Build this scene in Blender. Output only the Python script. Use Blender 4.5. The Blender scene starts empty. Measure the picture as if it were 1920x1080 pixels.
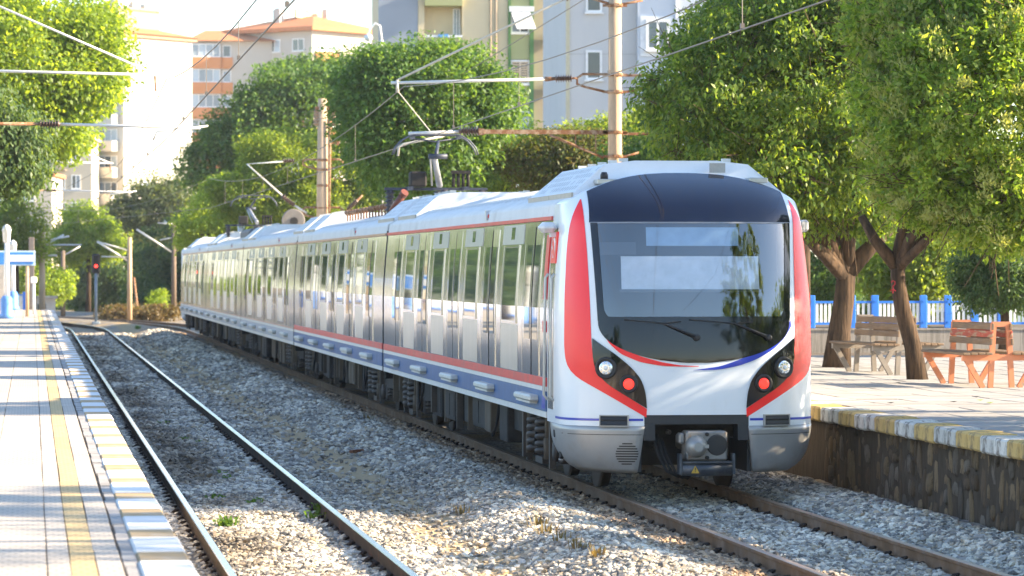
import bpy, math, random
import numpy as np
from mathutils import Vector, Matrix

random.seed(7)
rng = np.random.default_rng(7)
R = math.radians
sc = bpy.context.scene
col = sc.collection

# ------------------------------------------------------------------ camera
FPX = 6700.0                      # focal length in photograph pixels (1920 wide)
YAW = R(7.65)
HC = 2.55                         # camera height above the rail heads
cam_d = bpy.data.cameras.new("camera")
cam = bpy.data.objects.new("camera", cam_d)
col.objects.link(cam)
cam_d.sensor_width = 36.0
cam_d.lens = 36.0 * FPX / 1920.0
cam_d.clip_start = 0.5
cam_d.clip_end = 6000
cam.location = (0, 0, HC)
cam.rotation_euler = (R(90) - 35.0 / FPX, 0, -YAW)
cam_d.dof.use_dof = True
cam_d.dof.focus_distance = 42.0
cam_d.dof.aperture_fstop = 4.5
sc.camera = cam

# ------------------------------------------------------------------ sky and sun
SUN = Vector((1.0, -0.15, 0.45)).normalized()
world = bpy.data.worlds.new("World")
sc.world = world
world.use_nodes = True
wn = world.node_tree
sky = wn.nodes.new("ShaderNodeTexSky")
sky.sky_type = 'NISHITA'
sky.sun_disc = False
sky.sun_elevation = math.asin(SUN.z)
sky.sun_rotation = math.atan2(SUN.x, SUN.y)
sky.air_density = 1.0
sky.dust_density = 0.5
sky.ozone_density = 2.4
wn.links.new(sky.outputs[0], wn.nodes['Background'].inputs[0])
wn.nodes['Background'].inputs[1].default_value = 0.11
sun_d = bpy.data.lights.new("sun", 'SUN')
sun_d.energy = 5.0
sun_d.angle = R(0.5)
sun_d.color = (1.0, 0.82, 0.58)
sun = bpy.data.objects.new("sun", sun_d)
col.objects.link(sun)
sun.rotation_euler = (-SUN).to_track_quat('-Z', 'Y').to_euler()
sun.location = (40, 20, 60)
sc.view_settings.view_transform = 'Standard'
sc.view_settings.look = 'None'
sc.view_settings.gamma = 1.0
sc.view_settings.use_curve_mapping = False
sc.view_settings.exposure = 2.1

# ------------------------------------------------------------------ measuring: photograph pixel + distance -> metres
def PX(px, Y):
    return Y * math.tan(YAW + math.atan((px - 960) / FPX))
def PZ(px, py, Y):
    zc = PX(px, Y) * math.sin(YAW) + Y * math.cos(YAW)
    return HC - (py - 505) / FPX * zc
def P(px, py, Y):
    return Vector((PX(px, Y), Y, PZ(px, py, Y)))
def PM(n, Y):
    return n * Y / FPX
def G(px, py, h):
    zc = (HC - h) * FPX / (py - 505)
    xc = (px - 960) / FPX * zc
    return Vector((xc * math.cos(YAW) + zc * math.sin(YAW), -xc * math.sin(YAW) + zc * math.cos(YAW), h))

# ------------------------------------------------------------------ materials
MATS = {}
def mat(name, c, rough=0.6, metal=0.0, var=0.12, scale=8.0, bump=0.0, bscale=40.0, c2=None, c2amt=(0.45, 0.6), c2scale=2.0,
        stretch=(1, 1, 1), coat=0.0, island=None, emit=None, spec=0.5, objrand=0.0):
    if name in MATS:
        return MATS[name]
    m = bpy.data.materials.new(name)
    m.use_nodes = True
    nt = m.node_tree
    N, L = nt.nodes, nt.links
    b = N['Principled BSDF']
    b.inputs['Roughness'].default_value = rough
    b.inputs['Metallic'].default_value = metal
    b.inputs['Coat Weight'].default_value = coat
    b.inputs['Coat Roughness'].default_value = 0.05
    b.inputs['Specular IOR Level'].default_value = spec if rough < .7 else spec * .3
    tc = N.new('ShaderNodeTexCoord')
    mp = N.new('ShaderNodeMapping')
    mp.inputs['Scale'].default_value = stretch
    L.new(tc.outputs['Object'], mp.inputs['Vector'])
    n1 = N.new('ShaderNodeTexNoise')
    n1.inputs['Scale'].default_value = scale
    n1.inputs['Detail'].default_value = 6
    n1.inputs['Roughness'].default_value = 0.65
    L.new(mp.outputs[0], n1.inputs['Vector'])
    mr = N.new('ShaderNodeMapRange')
    mr.inputs[1].default_value = 0.3
    mr.inputs[2].default_value = 0.7
    mr.inputs[3].default_value = 1 - var
    mr.inputs[4].default_value = 1 + var
    L.new(n1.outputs['Fac'], mr.inputs[0])
    base = N.new('ShaderNodeRGB')
    base.outputs[0].default_value = (*c, 1)
    src = base.outputs[0]
    if c2 is not None:
        n2 = N.new('ShaderNodeTexNoise')
        n2.inputs['Scale'].default_value = c2scale
        n2.inputs['Detail'].default_value = 7
        n2.inputs['Roughness'].default_value = 0.7
        L.new(mp.outputs[0], n2.inputs['Vector'])
        r2 = N.new('ShaderNodeMapRange')
        r2.inputs[1].default_value = c2amt[0]
        r2.inputs[2].default_value = c2amt[1]
        L.new(n2.outputs['Fac'], r2.inputs[0])
        mx = N.new('ShaderNodeMix')
        mx.data_type = 'RGBA'
        L.new(r2.outputs[0], mx.inputs[0])
        L.new(src, mx.inputs[6])
        mx.inputs[7].default_value = (*c2, 1)
        src = mx.outputs[2]
    fac = mr.outputs[0]
    if objrand > 0:
        oi = N.new('ShaderNodeObjectInfo')
        r3 = N.new('ShaderNodeMapRange')
        r3.inputs[3].default_value = 1 - objrand
        r3.inputs[4].default_value = 1 + objrand
        L.new(oi.outputs['Random'], r3.inputs[0])
        mm = N.new('ShaderNodeMath')
        mm.operation = 'MULTIPLY'
        L.new(fac, mm.inputs[0])
        L.new(r3.outputs[0], mm.inputs[1])
        fac = mm.outputs[0]
    vm = N.new('ShaderNodeVectorMath')
    vm.operation = 'SCALE'
    L.new(src, vm.inputs[0])
    L.new(fac, vm.inputs['Scale'])
    L.new(vm.outputs[0], b.inputs['Base Color'])
    if bump > 0:
        n3 = N.new('ShaderNodeTexNoise')
        n3.inputs['Scale'].default_value = bscale
        n3.inputs['Detail'].default_value = 5
        L.new(mp.outputs[0], n3.inputs['Vector'])
        bp = N.new('ShaderNodeBump')
        bp.inputs['Strength'].default_value = bump
        bp.inputs['Distance'].default_value = 0.02
        L.new(n3.outputs['Fac'], bp.inputs['Height'])
        L.new(bp.outputs[0], b.inputs['Normal'])
    if emit:
        b.inputs['Emission Color'].default_value = (*emit[0], 1)
        b.inputs['Emission Strength'].default_value = emit[1]
    MATS[name] = m
    return m

def leaf_mat(name, cols, trans=0.45, rough=0.5):
    if name in MATS:
        return MATS[name]
    m = bpy.data.materials.new(name)
    m.use_nodes = True
    nt = m.node_tree
    N, L = nt.nodes, nt.links
    N.remove(N['Principled BSDF'])
    out = N['Material Output']
    g = N.new('ShaderNodeNewGeometry')
    cr = N.new('ShaderNodeValToRGB')
    el = cr.color_ramp.elements
    while len(el) > 1:
        el.remove(el[-1])
    el[0].position = 0
    el[0].color = (*cols[0], 1)
    for i, c in enumerate(cols[1:]):
        e = el.new((i + 1) / (len(cols) - 1))
        e.color = (*c, 1)
    L.new(g.outputs['Random Per Island'], cr.inputs[0])
    d = N.new('ShaderNodeBsdfPrincipled')
    d.inputs['Roughness'].default_value = rough
    d.inputs['Specular IOR Level'].default_value = 0.35
    L.new(cr.outputs[0], d.inputs['Base Color'])
    t = N.new('ShaderNodeBsdfTranslucent')
    hs = N.new('ShaderNodeVectorMath')
    hs.operation = 'MULTIPLY'
    hs.inputs[1].default_value = (2.6, 2.2, 0.7)
    L.new(cr.outputs[0], hs.inputs[0])
    L.new(hs.outputs[0], t.inputs['Color'])
    mx = N.new('ShaderNodeMixShader')
    mx.inputs[0].default_value = trans
    L.new(d.outputs[0], mx.inputs[1])
    L.new(t.outputs[0], mx.inputs[2])
    L.new(mx.outputs[0], out.inputs['Surface'])
    MATS[name] = m
    return m

def glass_mat(name, tint=(0.45, 0.5, 0.52), f0=0.1):
    m = bpy.data.materials.new(name)
    m.use_nodes = True
    nt = m.node_tree
    N, L = nt.nodes, nt.links
    N.remove(N['Principled BSDF'])
    out = N['Material Output']
    t = N.new('ShaderNodeBsdfTransparent')
    t.inputs['Color'].default_value = (*tint, 1)
    g = N.new('ShaderNodeBsdfGlossy')
    g.inputs['Roughness'].default_value = 0.015
    lw = N.new('ShaderNodeLayerWeight')
    pw = N.new('ShaderNodeMath')
    pw.operation = 'POWER'
    pw.inputs[1].default_value = 5.0
    L.new(lw.outputs['Facing'], pw.inputs[0])
    fr = N.new('ShaderNodeMapRange')
    fr.inputs[3].default_value = f0
    L.new(pw.outputs[0], fr.inputs[0])
    mx = N.new('ShaderNodeMixShader')
    L.new(fr.outputs[0], mx.inputs[0])
    L.new(t.outputs[0], mx.inputs[1])
    L.new(g.outputs[0], mx.inputs[2])
    L.new(mx.outputs[0], out.inputs['Surface'])
    return m

# ------------------------------------------------------------------ mesh builder
class MB:
    def __init__(s):
        s.v, s.f, s.mi, s.sm = [], [], [], []
        s.cur, s.smooth = 0, False
    def face(s, idx):
        s.f.append(tuple(idx)); s.mi.append(s.cur); s.sm.append(s.smooth)
    def vert(s, p):
        s.v.append((float(p[0]), float(p[1]), float(p[2]))); return len(s.v) - 1
    def poly(s, pts):
        s.face([s.vert(p) for p in pts])
    def box(s, c, d, rz=0.0, M=None):
        hx, hy, hz = d[0] / 2, d[1] / 2, d[2] / 2
        pts = [Vector((sx * hx, sy * hy, sz * hz)) for sx, sy, sz in
               ((-1,-1,-1),(1,-1,-1),(1,1,-1),(-1,1,-1),(-1,-1,1),(1,-1,1),(1,1,1),(-1,1,1))]
        if M is None:
            M = Matrix.Rotation(rz, 3, 'Z')
        i = [s.vert(M @ p + Vector(c)) for p in pts]
        for q in ((3,2,1,0),(4,5,6,7),(0,1,5,4),(1,2,6,5),(2,3,7,6),(3,0,4,7)):
            s.face([i[k] for k in q])
    def bbox(s, a, b, bev=0.0):
        """box between two corners, optionally with chamfered edges"""
        a = Vector(a); b = Vector(b)
        lo = Vector([min(a[i], b[i]) for i in range(3)]); hi = Vector([max(a[i], b[i]) for i in range(3)])
        if bev <= 0:
            s.box((lo + hi) / 2, hi - lo); return
        e = min(bev, min(hi - lo) * 0.45)
        c = (lo + hi) / 2; h = (hi - lo) / 2
        ids = {}
        for sx in (-1, 1):
            for sy in (-1, 1):
                for sz in (-1, 1):
                    for ax in range(3):
                        p = Vector((sx * (h.x - e), sy * (h.y - e), sz * (h.z - e)))
                        p[ax] = (sx, sy, sz)[ax] * h[ax]
                        ids[(sx, sy, sz, ax)] = s.vert(p + c)
        for ax in range(3):
            u, w = [(1, 2), (2, 0), (0, 1)][ax]
            for sg in (-1, 1):
                q = []
                for a_, b_ in ((-1,-1),(1,-1),(1,1),(-1,1)):
                    k = [0, 0, 0]; k[ax] = sg; k[u] = a_; k[w] = b_
                    q.append(ids[(*k, ax)])
                s.face(q if sg > 0 else q[::-1])
        for ax in range(3):          # edges along ax
            u, w = [(1, 2), (2, 0), (0, 1)][ax]
            for a_ in (-1, 1):
                for b_ in (-1, 1):
                    k0 = [0, 0, 0]; k1 = [0, 0, 0]
                    k0[ax] = -1; k1[ax] = 1
                    for k in (k0, k1):
                        k[u] = a_; k[w] = b_
                    q = [ids[(*k0, u)], ids[(*k1, u)], ids[(*k1, w)], ids[(*k0, w)]]
                    s.face(q if a_ * b_ < 0 else q[::-1])
        for sx in (-1, 1):
            for sy in (-1, 1):
                for sz in (-1, 1):
                    q = [ids[(sx, sy, sz, 0)], ids[(sx, sy, sz, 1)], ids[(sx, sy, sz, 2)]]
                    s.face(q if sx * sy * sz > 0 else q[::-1])
    def tube(s, pts, r, n=8, cap=True, flat=1.0):
        pts = [Vector(p) for p in pts]
        m = len(pts)
        rs = r if isinstance(r, (list, tuple)) else [r] * m
        rings = []
        prev = None
        for k in range(m):
            d = (pts[min(k + 1, m - 1)] - pts[max(k - 1, 0)])
            if d.length < 1e-9:
                d = Vector((0, 0, 1))
            d.normalize()
            if prev is None:
                up = Vector((0, 0, 1)) if abs(d.z) < 0.9 else Vector((0, 1, 0))
                a = d.cross(up).normalized()
            else:
                a = (prev - d * prev.dot(d))
                a = a.normalized() if a.length > 1e-6 else d.cross(Vector((0, 0, 1))).normalized()
            prev = a
            b = d.cross(a)
            rings.append([s.vert(pts[k] + (a * math.cos(2 * math.pi * i / n) + b * math.sin(2 * math.pi * i / n) * flat) * rs[k]) for i in range(n)])
        sm = s.smooth
        s.smooth = n > 5
        for k in range(m - 1):
            for i in range(n):
                j = (i + 1) % n
                s.face([rings[k][i], rings[k][j], rings[k + 1][j], rings[k + 1][i]])
        s.smooth = False
        if cap:
            s.face(rings[0][::-1]); s.face(rings[-1])
        s.smooth = sm
    def cyl(s, p0, p1, r0, r1=None, n=12):
        s.tube([p0, p1], [r0, r0 if r1 is None else r1], n)
    def lathe(s, prof, c=(0, 0, 0), axis='Z', n=16):
        c = Vector(c)
        rings = []
        for r, h in prof:
            ring = []
            for i in range(n):
                a = 2 * math.pi * i / n
                p = {'Z': Vector((r * math.cos(a), r * math.sin(a), h)),
                     'Y': Vector((r * math.cos(a), h, -r * math.sin(a))),
                     'X': Vector((h, r * math.cos(a), r * math.sin(a)))}[axis]
                ring.append(s.vert(c + p))
            rings.append(ring)
        sm = s.smooth; s.smooth = True
        for k in range(len(rings) - 1):
            for i in range(n):
                j = (i + 1) % n
                s.face([rings[k][i], rings[k][j], rings[k + 1][j], rings[k + 1][i]])
        s.smooth = False
        s.face(rings[0][::-1]); s.face(rings[-1])
        s.smooth = sm
    def grid(s, rows, close=False):
        ids = [[s.vert(p) for p in r] for r in rows]
        for a in range(len(ids) - 1):
            for b in range(len(ids[a]) - 1):
                s.face([ids[a][b], ids[a][b + 1], ids[a + 1][b + 1], ids[a + 1][b]])
    def prism(s, pts, d):
        """polygon (list of 3d points) pushed along d"""
        d = Vector(d)
        a = [s.vert(p) for p in pts]
        b = [s.vert(Vector(p) + d) for p in pts]
        n = len(pts)
        s.face(a[::-1]); s.face(b)
        for i in range(n):
            j = (i + 1) % n
            s.face([a[i], a[j], b[j], b[i]])
    def mesh(s, name, m):
        me = bpy.data.meshes.new(name)
        me.from_pydata(s.v, [], s.f)
        ms = m if isinstance(m, (list, tuple)) else [m]
        for x in ms:
            me.materials.append(x)
        if len(ms) > 1:
            me.polygons.foreach_set('material_index', s.mi)
        me.polygons.foreach_set('use_smooth', s.sm)
        me.validate()
        me.update()
        return me
    def build(s, name, m, parent=None, loc=(0, 0, 0), **kw):
        o = bpy.data.objects.new(name, s.mesh(name, m))
        return link(o, parent, loc, **kw)

def link(o, parent=None, loc=(0, 0, 0), rz=0.0, kind=None, label=None, cat=None, group=None):
    col.objects.link(o)
    o.parent = parent
    o.location = loc
    if rz:
        o.rotation_euler = (0, 0, rz)
    return tag(o, label, cat, group, kind)
def tag(o, label=None, cat=None, group=None, kind=None):
    if label: o['label'] = label
    if cat: o['category'] = cat
    if group: o['group'] = group
    if kind: o['kind'] = kind
    return o
def thing(name, label, cat, loc, rz=0.0, group=None):
    return link(bpy.data.objects.new(name, None), None, loc, rz, None, label, cat, group)
def inst(name, me, parent=None, loc=(0, 0, 0), **kw):
    return link(bpy.data.objects.new(name, me), parent, loc, **kw)
def copy_tree(o, parent=None):
    c = o.copy()
    col.objects.link(c)
    c.parent = parent
    for ch in list(o.children):
        copy_tree(ch, c)
    return c

# ------------------------------------------------------------------ shared materials
M_conc = mat('concrete', (0.42, 0.39, 0.35), 0.85, var=0.15, scale=3, bump=0.25, bscale=60, c2=(0.3, 0.28, 0.26), c2amt=(0.5, 0.75))
M_pole = mat('spun_concrete', (0.5, 0.36, 0.24), 0.85, var=0.15, scale=3, bump=0.2, bscale=50, c2=(0.3, 0.22, 0.15), c2amt=(0.5, 0.75), stretch=(1, 1, 0.25))
M_rust = mat('rusty_steel', (0.25, 0.12, 0.06), 0.8, var=0.3, scale=12, c2=(0.36, 0.26, 0.18), c2amt=(0.45, 0.65), c2scale=6)
M_galv = mat('galvanised_steel', (0.55, 0.54, 0.5), 0.5, 0.3, var=0.1, scale=10)
M_dark = mat('dark_grimy_steel', (0.035, 0.033, 0.032), 0.7, 0.2, var=0.3, scale=8)
M_black = mat('black_plastic', (0.012, 0.012, 0.014), 0.45, var=0.1)
M_wire = mat('wire', (0.2, 0.17, 0.14), 0.6, 0.3)
M_porc = mat('brown_porcelain', (0.09, 0.05, 0.035), 0.3, var=0.1)
M_white = mat('white_paint', (0.8, 0.8, 0.79), 0.45, var=0.04, scale=3)
M_blue = mat('blue_paint', (0.03, 0.2, 0.72), 0.45, var=0.08, scale=5)
# =================================================================== SETTING
XL, XR = 2.41, 7.31               # track centres
HG = 0.7525                       # half the distance between rail centres
ZP = 0.95                         # platform height above the rails
CURVE0, CURVER = 150.0, 160.0     # both tracks bend left beyond here
def track_shift(Y):
    d = max(0.0, Y - CURVE0)
    return -d * d / (2 * CURVER)

def vnoise(x, y, s=1.0, seed=0.0):
    return (np.sin(x * 1.7 * s + 1.3 + seed) * np.sin(y * 1.3 * s + .7 - seed) + .6 * np.sin(x * 3.1 * s - y * 2.3 * s + seed * 2)
            + .4 * np.sin(x * 5.3 * s + y * 4.1 * s + 2 + seed)) / 2.0

M_earth = mat('dry_earth', (0.24, 0.19, 0.13), 0.95, var=0.3, scale=1.5, bump=0.5, bscale=8, c2=(0.12, 0.13, 0.06), c2amt=(0.5, 0.65), c2scale=0.4)
b = MB()
b.poly([(-900, -500, -.42), (900, -500, -.42), (900, 1100, -.42), (-900, 1100, -.42)])
b.build('ground', M_earth, kind='structure')

def ballast_h(X, Y):
    h = np.full_like(X, -0.145)
    h = h + 0.17 * np.exp(-((X - 5.25) / 0.62) ** 2) - 0.05 * np.exp(-((X - 4.15) / 0.4) ** 2)
    h = h + 0.13 * np.clip((X - 8.3) / 0.5, 0, 1)
    h = h + 0.03 * vnoise(X, Y, 0.9) + 0.012 * vnoise(X, Y, 4.0, 2.0)
    for c in (XL, XR):                                   # swept low beside the rails
        for s in (-HG, HG):
            h = np.where(np.abs(X - c - s) < 0.16, np.minimum(h, -0.15), h)
    return h

# ballast bed: stony ground between the two platforms
m = bpy.data.materials.new('ballast_fines'); m.use_nodes = True
nt = m.node_tree; N, L = nt.nodes, nt.links; bs = N['Principled BSDF']; bs.inputs['Roughness'].default_value = .95; bs.inputs['Specular IOR Level'].default_value = .15
tc = N.new('ShaderNodeTexCoord')
vo = N.new('ShaderNodeTexVoronoi'); vo.inputs['Scale'].default_value = 16; L.new(tc.outputs['Object'], vo.inputs['Vector'])
cr = N.new('ShaderNodeValToRGB'); L.new(vo.outputs['Color'], cr.inputs[0])
e = cr.color_ramp.elements; e[0].color = (.12, .11, .1, 1); e[1].color = (.42, .39, .35, 1)
q = e.new(.5); q.color = (.25, .22, .19, 1)
n1 = N.new('ShaderNodeTexNoise'); n1.inputs['Scale'].default_value = .55; n1.inputs['Detail'].default_value = 6; L.new(tc.outputs['Object'], n1.inputs['Vector'])
r1 = N.new('ShaderNodeMapRange'); r1.inputs[1].default_value = .46; r1.inputs[2].default_value = .62; L.new(n1.outputs['Fac'], r1.inputs[0])
sxf = N.new('ShaderNodeSeparateXYZ'); L.new(tc.outputs['Object'], sxf.inputs[0])
f1 = N.new('ShaderNodeMapRange'); f1.inputs[1].default_value = 3.7; f1.inputs[2].default_value = 4.0; L.new(sxf.outputs[0], f1.inputs[0])
f2 = N.new('ShaderNodeMapRange'); f2.inputs[1].default_value = 4.7; f2.inputs[2].default_value = 4.4; L.new(sxf.outputs[0], f2.inputs[0])
f3 = N.new('ShaderNodeMath'); f3.operation = 'MULTIPLY'; L.new(f1.outputs[0], f3.inputs[0]); L.new(f2.outputs[0], f3.inputs[1])
f4 = N.new('ShaderNodeMath'); f4.operation = 'MAXIMUM'; L.new(f3.outputs[0], f4.inputs[0]); L.new(r1.outputs[0], f4.inputs[1])
mx = N.new('ShaderNodeMix'); mx.data_type = 'RGBA'; L.new(f4.outputs[0], mx.inputs[0]); L.new(cr.outputs[0], mx.inputs[6]); mx.inputs[7].default_value = (.42, .31, .18, 1)
L.new(mx.outputs[2], bs.inputs['Base Color'])
bp = N.new('ShaderNodeBump'); bp.inputs['Strength'].default_value = 1; bp.inputs['Distance'].default_value = .03; L.new(vo.outputs['Distance'], bp.inputs['Height']); L.new(bp.outputs[0], bs.inputs['Normal'])
M_fines = m
xs = np.linspace(0.45, 9.6, 92)
ys = np.concatenate([np.arange(14, 60, .2), np.arange(60, 150, .6), np.arange(150, 262, 2.0)])
b = MB(); b.smooth = True
XX, YY = np.meshgrid(xs, ys)
HH = ballast_h(XX, YY)
rows = []
for i, y in enumerate(ys):
    sh = track_shift(y)
    w = 1.0 if y < 150 else 1 + (y - 150) / 40
    rows.append([(5 + (XX[i, j] - 5) * w + sh, y, HH[i, j]) for j in range(len(xs))])
b.grid([r[::-1] for r in rows])
b.build('ballast_bed', M_fines, kind='structure')

# loose ballast stones: six crushed shapes scattered as instances
def stone_cloud():
    def region(n, x0, x1, y0, y1, s0, s1, keep=None):
        X = rng.uniform(x0, x1, n); Y = rng.uniform(y0, y1, n)
        ok = np.ones(n, bool)
        for c in (XL, XR):
            for s in (-HG, HG):
                ok &= np.abs(X - c - s) > 0.07
        # thinner on the sandy strip and on fouled patches
        xs_ = X + .18 * vnoise(X * 0, Y, 1.1, 3.)
        d = np.where((xs_ > 3.85) & (xs_ < 4.5), 0.16, 1.0)
        d = np.where(vnoise(X, Y, .8, 5.) > .45, d * .45, d)
        ok &= rng.uniform(0, 1, n) < d
        X, Y = X[ok], Y[ok]
        return X, Y, rng.uniform(s0, s1, len(X)) * rng.choice([.7, 1, 1, 1.25], len(X))
    parts = [region(95000, .9, 9.3, 26.5, 46, .019, .033), region(34000, .9, 6.4, 46, 80, .03, .042), region(24000, .9, 6.2, 80, 150, .04, .06),
             region(6000, 8.3, 9.3, 28, 44, .02, .04)]
    X = np.concatenate([p[0] for p in parts]); Y = np.concatenate([p[1] for p in parts]); S = np.concatenate([p[2] for p in parts])
    Z = ballast_h(X, Y) + S * rng.uniform(-.15, .55, len(X))
    for c in (XL, XR):
        for s in (-HG, HG):
            near = np.abs(X - c - s) < 0.2
            Z = np.where(near, np.minimum(Z, -.135), Z)
    me = bpy.data.meshes.new('ballast_stones')
    me.vertices.add(len(X))
    me.vertices.foreach_set('co', np.stack([X, Y, Z], 1).astype(np.float32).ravel())
    a = me.attributes.new('size', 'FLOAT', 'POINT'); a.data.foreach_set('value', S.astype(np.float32))
    me.update()
    return me
m = bpy.data.materials.new('crushed_stone'); m.use_nodes = True
nt = m.node_tree; N, L = nt.nodes, nt.links; bs = N['Principled BSDF']; bs.inputs['Roughness'].default_value = .85; bs.inputs['Specular IOR Level'].default_value = .2
oi = N.new('ShaderNodeObjectInfo'); cr = N.new('ShaderNodeValToRGB'); L.new(oi.outputs['Random'], cr.inputs[0])
e = cr.color_ramp.elements; e[0].color = (.16, .15, .135, 1); e[1].color = (.8, .72, .58, 1)
for p_, c_ in ((.2, (.27, .25, .22, 1)), (.45, (.46, .43, .38, 1)), (.58, (.38, .3, .2, 1)), (.75, (.62, .56, .46, 1))):
    q = e.new(p_); q.color = c_
ge = N.new('ShaderNodeNewGeometry'); n1 = N.new('ShaderNodeTexNoise'); n1.inputs['Scale'].default_value = .35; n1.inputs['Detail'].default_value = 4
L.new(ge.outputs['Position'], n1.inputs['Vector'])
r1 = N.new('ShaderNodeMapRange'); r1.inputs[1].default_value = .35; r1.inputs[2].default_value = .65; r1.inputs[3].default_value = .7; r1.inputs[4].default_value = 1.2
L.new(n1.outputs['Fac'], r1.inputs[0])
sx_n = N.new('ShaderNodeSeparateXYZ'); L.new(ge.outputs['Position'], sx_n.inputs[0])
def ramp_(a, b_):
    r = N.new('ShaderNodeMapRange'); r.inputs[1].default_value = a; r.inputs[2].default_value = b_; L.new(sx_n.outputs[0], r.inputs[0]); return r.outputs[0]
mu = N.new('ShaderNodeMath'); mu.operation = 'MULTIPLY'; L.new(ramp_(5.75, 6.15), mu.inputs[0]); L.new(ramp_(7.0, 6.8), mu.inputs[1])
mu2 = N.new('ShaderNodeMath'); mu2.operation = 'MULTIPLY'; L.new(mu.outputs[0], mu2.inputs[0]); mu2.inputs[1].default_value = .75
rb = N.new('ShaderNodeMix'); rb.data_type = 'RGBA'; rb.blend_type = 'MULTIPLY'; L.new(mu2.outputs[0], rb.inputs[0]); L.new(cr.outputs[0], rb.inputs[6]); rb.inputs[7].default_value = (.62, .42, .27, 1)   # rust and brake dust along the used track
vm = N.new('ShaderNodeVectorMath'); vm.operation = 'SCALE'; 
n5 = N.new('ShaderNodeTexNoise'); n5.inputs['Scale'].default_value = .28; L.new(ge.outputs['Position'], n5.inputs['Vector'])
r5 = N.new('ShaderNodeMapRange'); r5.inputs[1].default_value = .42; r5.inputs[2].default_value = .56; L.new(n5.outputs['Fac'], r5.inputs[0])
mu3 = N.new('ShaderNodeMath'); mu3.operation = 'MULTIPLY'; L.new(ramp_(1.7, 1.85), mu3.inputs[0]); L.new(ramp_(2.75, 2.2), mu3.inputs[1])
mu4 = N.new('ShaderNodeMath'); mu4.operation = 'MULTIPLY'; L.new(mu3.outputs[0], mu4.inputs[0]); L.new(r5.outputs[0], mu4.inputs[1])
rb2 = N.new('ShaderNodeMix'); rb2.data_type = 'RGBA'; rb2.blend_type = 'MULTIPLY'; L.new(mu4.outputs[0], rb2.inputs[0]); L.new(rb.outputs[2], rb2.inputs[6]); rb2.inputs[7].default_value = (.45, .41, .37, 1)   # oil between the rails
L.new(rb2.outputs[2], vm.inputs[0]); L.new(r1.outputs[0], vm.inputs['Scale']); L.new(vm.outputs[0], bs.inputs['Base Color'])
M_stone = m
st = inst('ballast_stones', stone_cloud(), kind='stuff', label='grey crushed stones of the ballast around the rails')
ng = bpy.data.node_groups.new('scatter_stones', 'GeometryNodeTree')
ng.interface.new_socket(name='Geometry', in_out='INPUT', socket_type='NodeSocketGeometry')
ng.interface.new_socket(name='Geometry', in_out='OUTPUT', socket_type='NodeSocketGeometry')
N, L = ng.nodes, ng.links
gi, go = N.new('NodeGroupInput'), N.new('NodeGroupOutput')
jn = N.new('GeometryNodeJoinGeometry')
for k in range(6):
    ic = N.new('GeometryNodeMeshIcoSphere'); ic.inputs['Radius'].default_value = 1; ic.inputs['Subdivisions'].default_value = 1 if k % 2 else 2
    nz = N.new('ShaderNodeTexNoise'); nz.noise_dimensions = '4D'; nz.inputs['W'].default_value = k * 3.7; nz.inputs['Scale'].default_value = 1.1; nz.inputs['Detail'].default_value = 1
    sb = N.new('ShaderNodeVectorMath'); sb.operation = 'SUBTRACT'; sb.inputs[1].default_value = (.5, .5, .5); L.new(nz.outputs['Color'], sb.inputs[0])
    scn = N.new('ShaderNodeVectorMath'); scn.operation = 'SCALE'; scn.inputs['Scale'].default_value = 2.0; L.new(sb.outputs[0], scn.inputs[0])
    sp = N.new('GeometryNodeSetPosition'); L.new(ic.outputs[0], sp.inputs['Geometry']); L.new(scn.outputs[0], sp.inputs['Offset'])
    tr = N.new('GeometryNodeTransform'); tr.inputs['Scale'].default_value = (1.15, .85, .62); L.new(sp.outputs[0], tr.inputs['Geometry'])
    ss = N.new('GeometryNodeSetShadeSmooth'); ss.inputs['Shade Smooth'].default_value = False; L.new(tr.outputs[0], ss.inputs[0])
    sm_ = N.new('GeometryNodeSetMaterial'); sm_.inputs['Material'].default_value = M_stone; L.new(ss.outputs[0], sm_.inputs[0])
    gti = N.new('GeometryNodeGeometryToInstance'); L.new(sm_.outputs[0], gti.inputs[0]); L.new(gti.outputs[0], jn.inputs[0])
iop = N.new('GeometryNodeInstanceOnPoints'); iop.inputs['Pick Instance'].default_value = True
ri = N.new('FunctionNodeRandomValue'); ri.data_type = 'INT'; ri.inputs['Min'].default_value = 0; ri.inputs['Max'].default_value = 5
rr = N.new('FunctionNodeRandomValue'); rr.data_type = 'FLOAT_VECTOR'; rr.inputs['Min'].default_value = (-.5, -.5, 0); rr.inputs['Max'].default_value = (.5, .5, 6.283)
na = N.new('GeometryNodeInputNamedAttribute'); na.data_type = 'FLOAT'; na.inputs['Name'].default_value = 'size'
L.new(gi.outputs[0], iop.inputs['Points']); L.new(jn.outputs[0], iop.inputs['Instance'])
L.new([o for o in ri.outputs if o.type == 'INT'][0], iop.inputs['Instance Index'])
L.new([o for o in rr.outputs if o.type == 'VECTOR'][0], iop.inputs['Rotation'])
L.new(na.outputs['Attribute'], iop.inputs['Scale'])
L.new(iop.outputs[0], go.inputs[0])
md = st.modifiers.new('scatter', 'NODES'); md.node_group = ng

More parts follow.
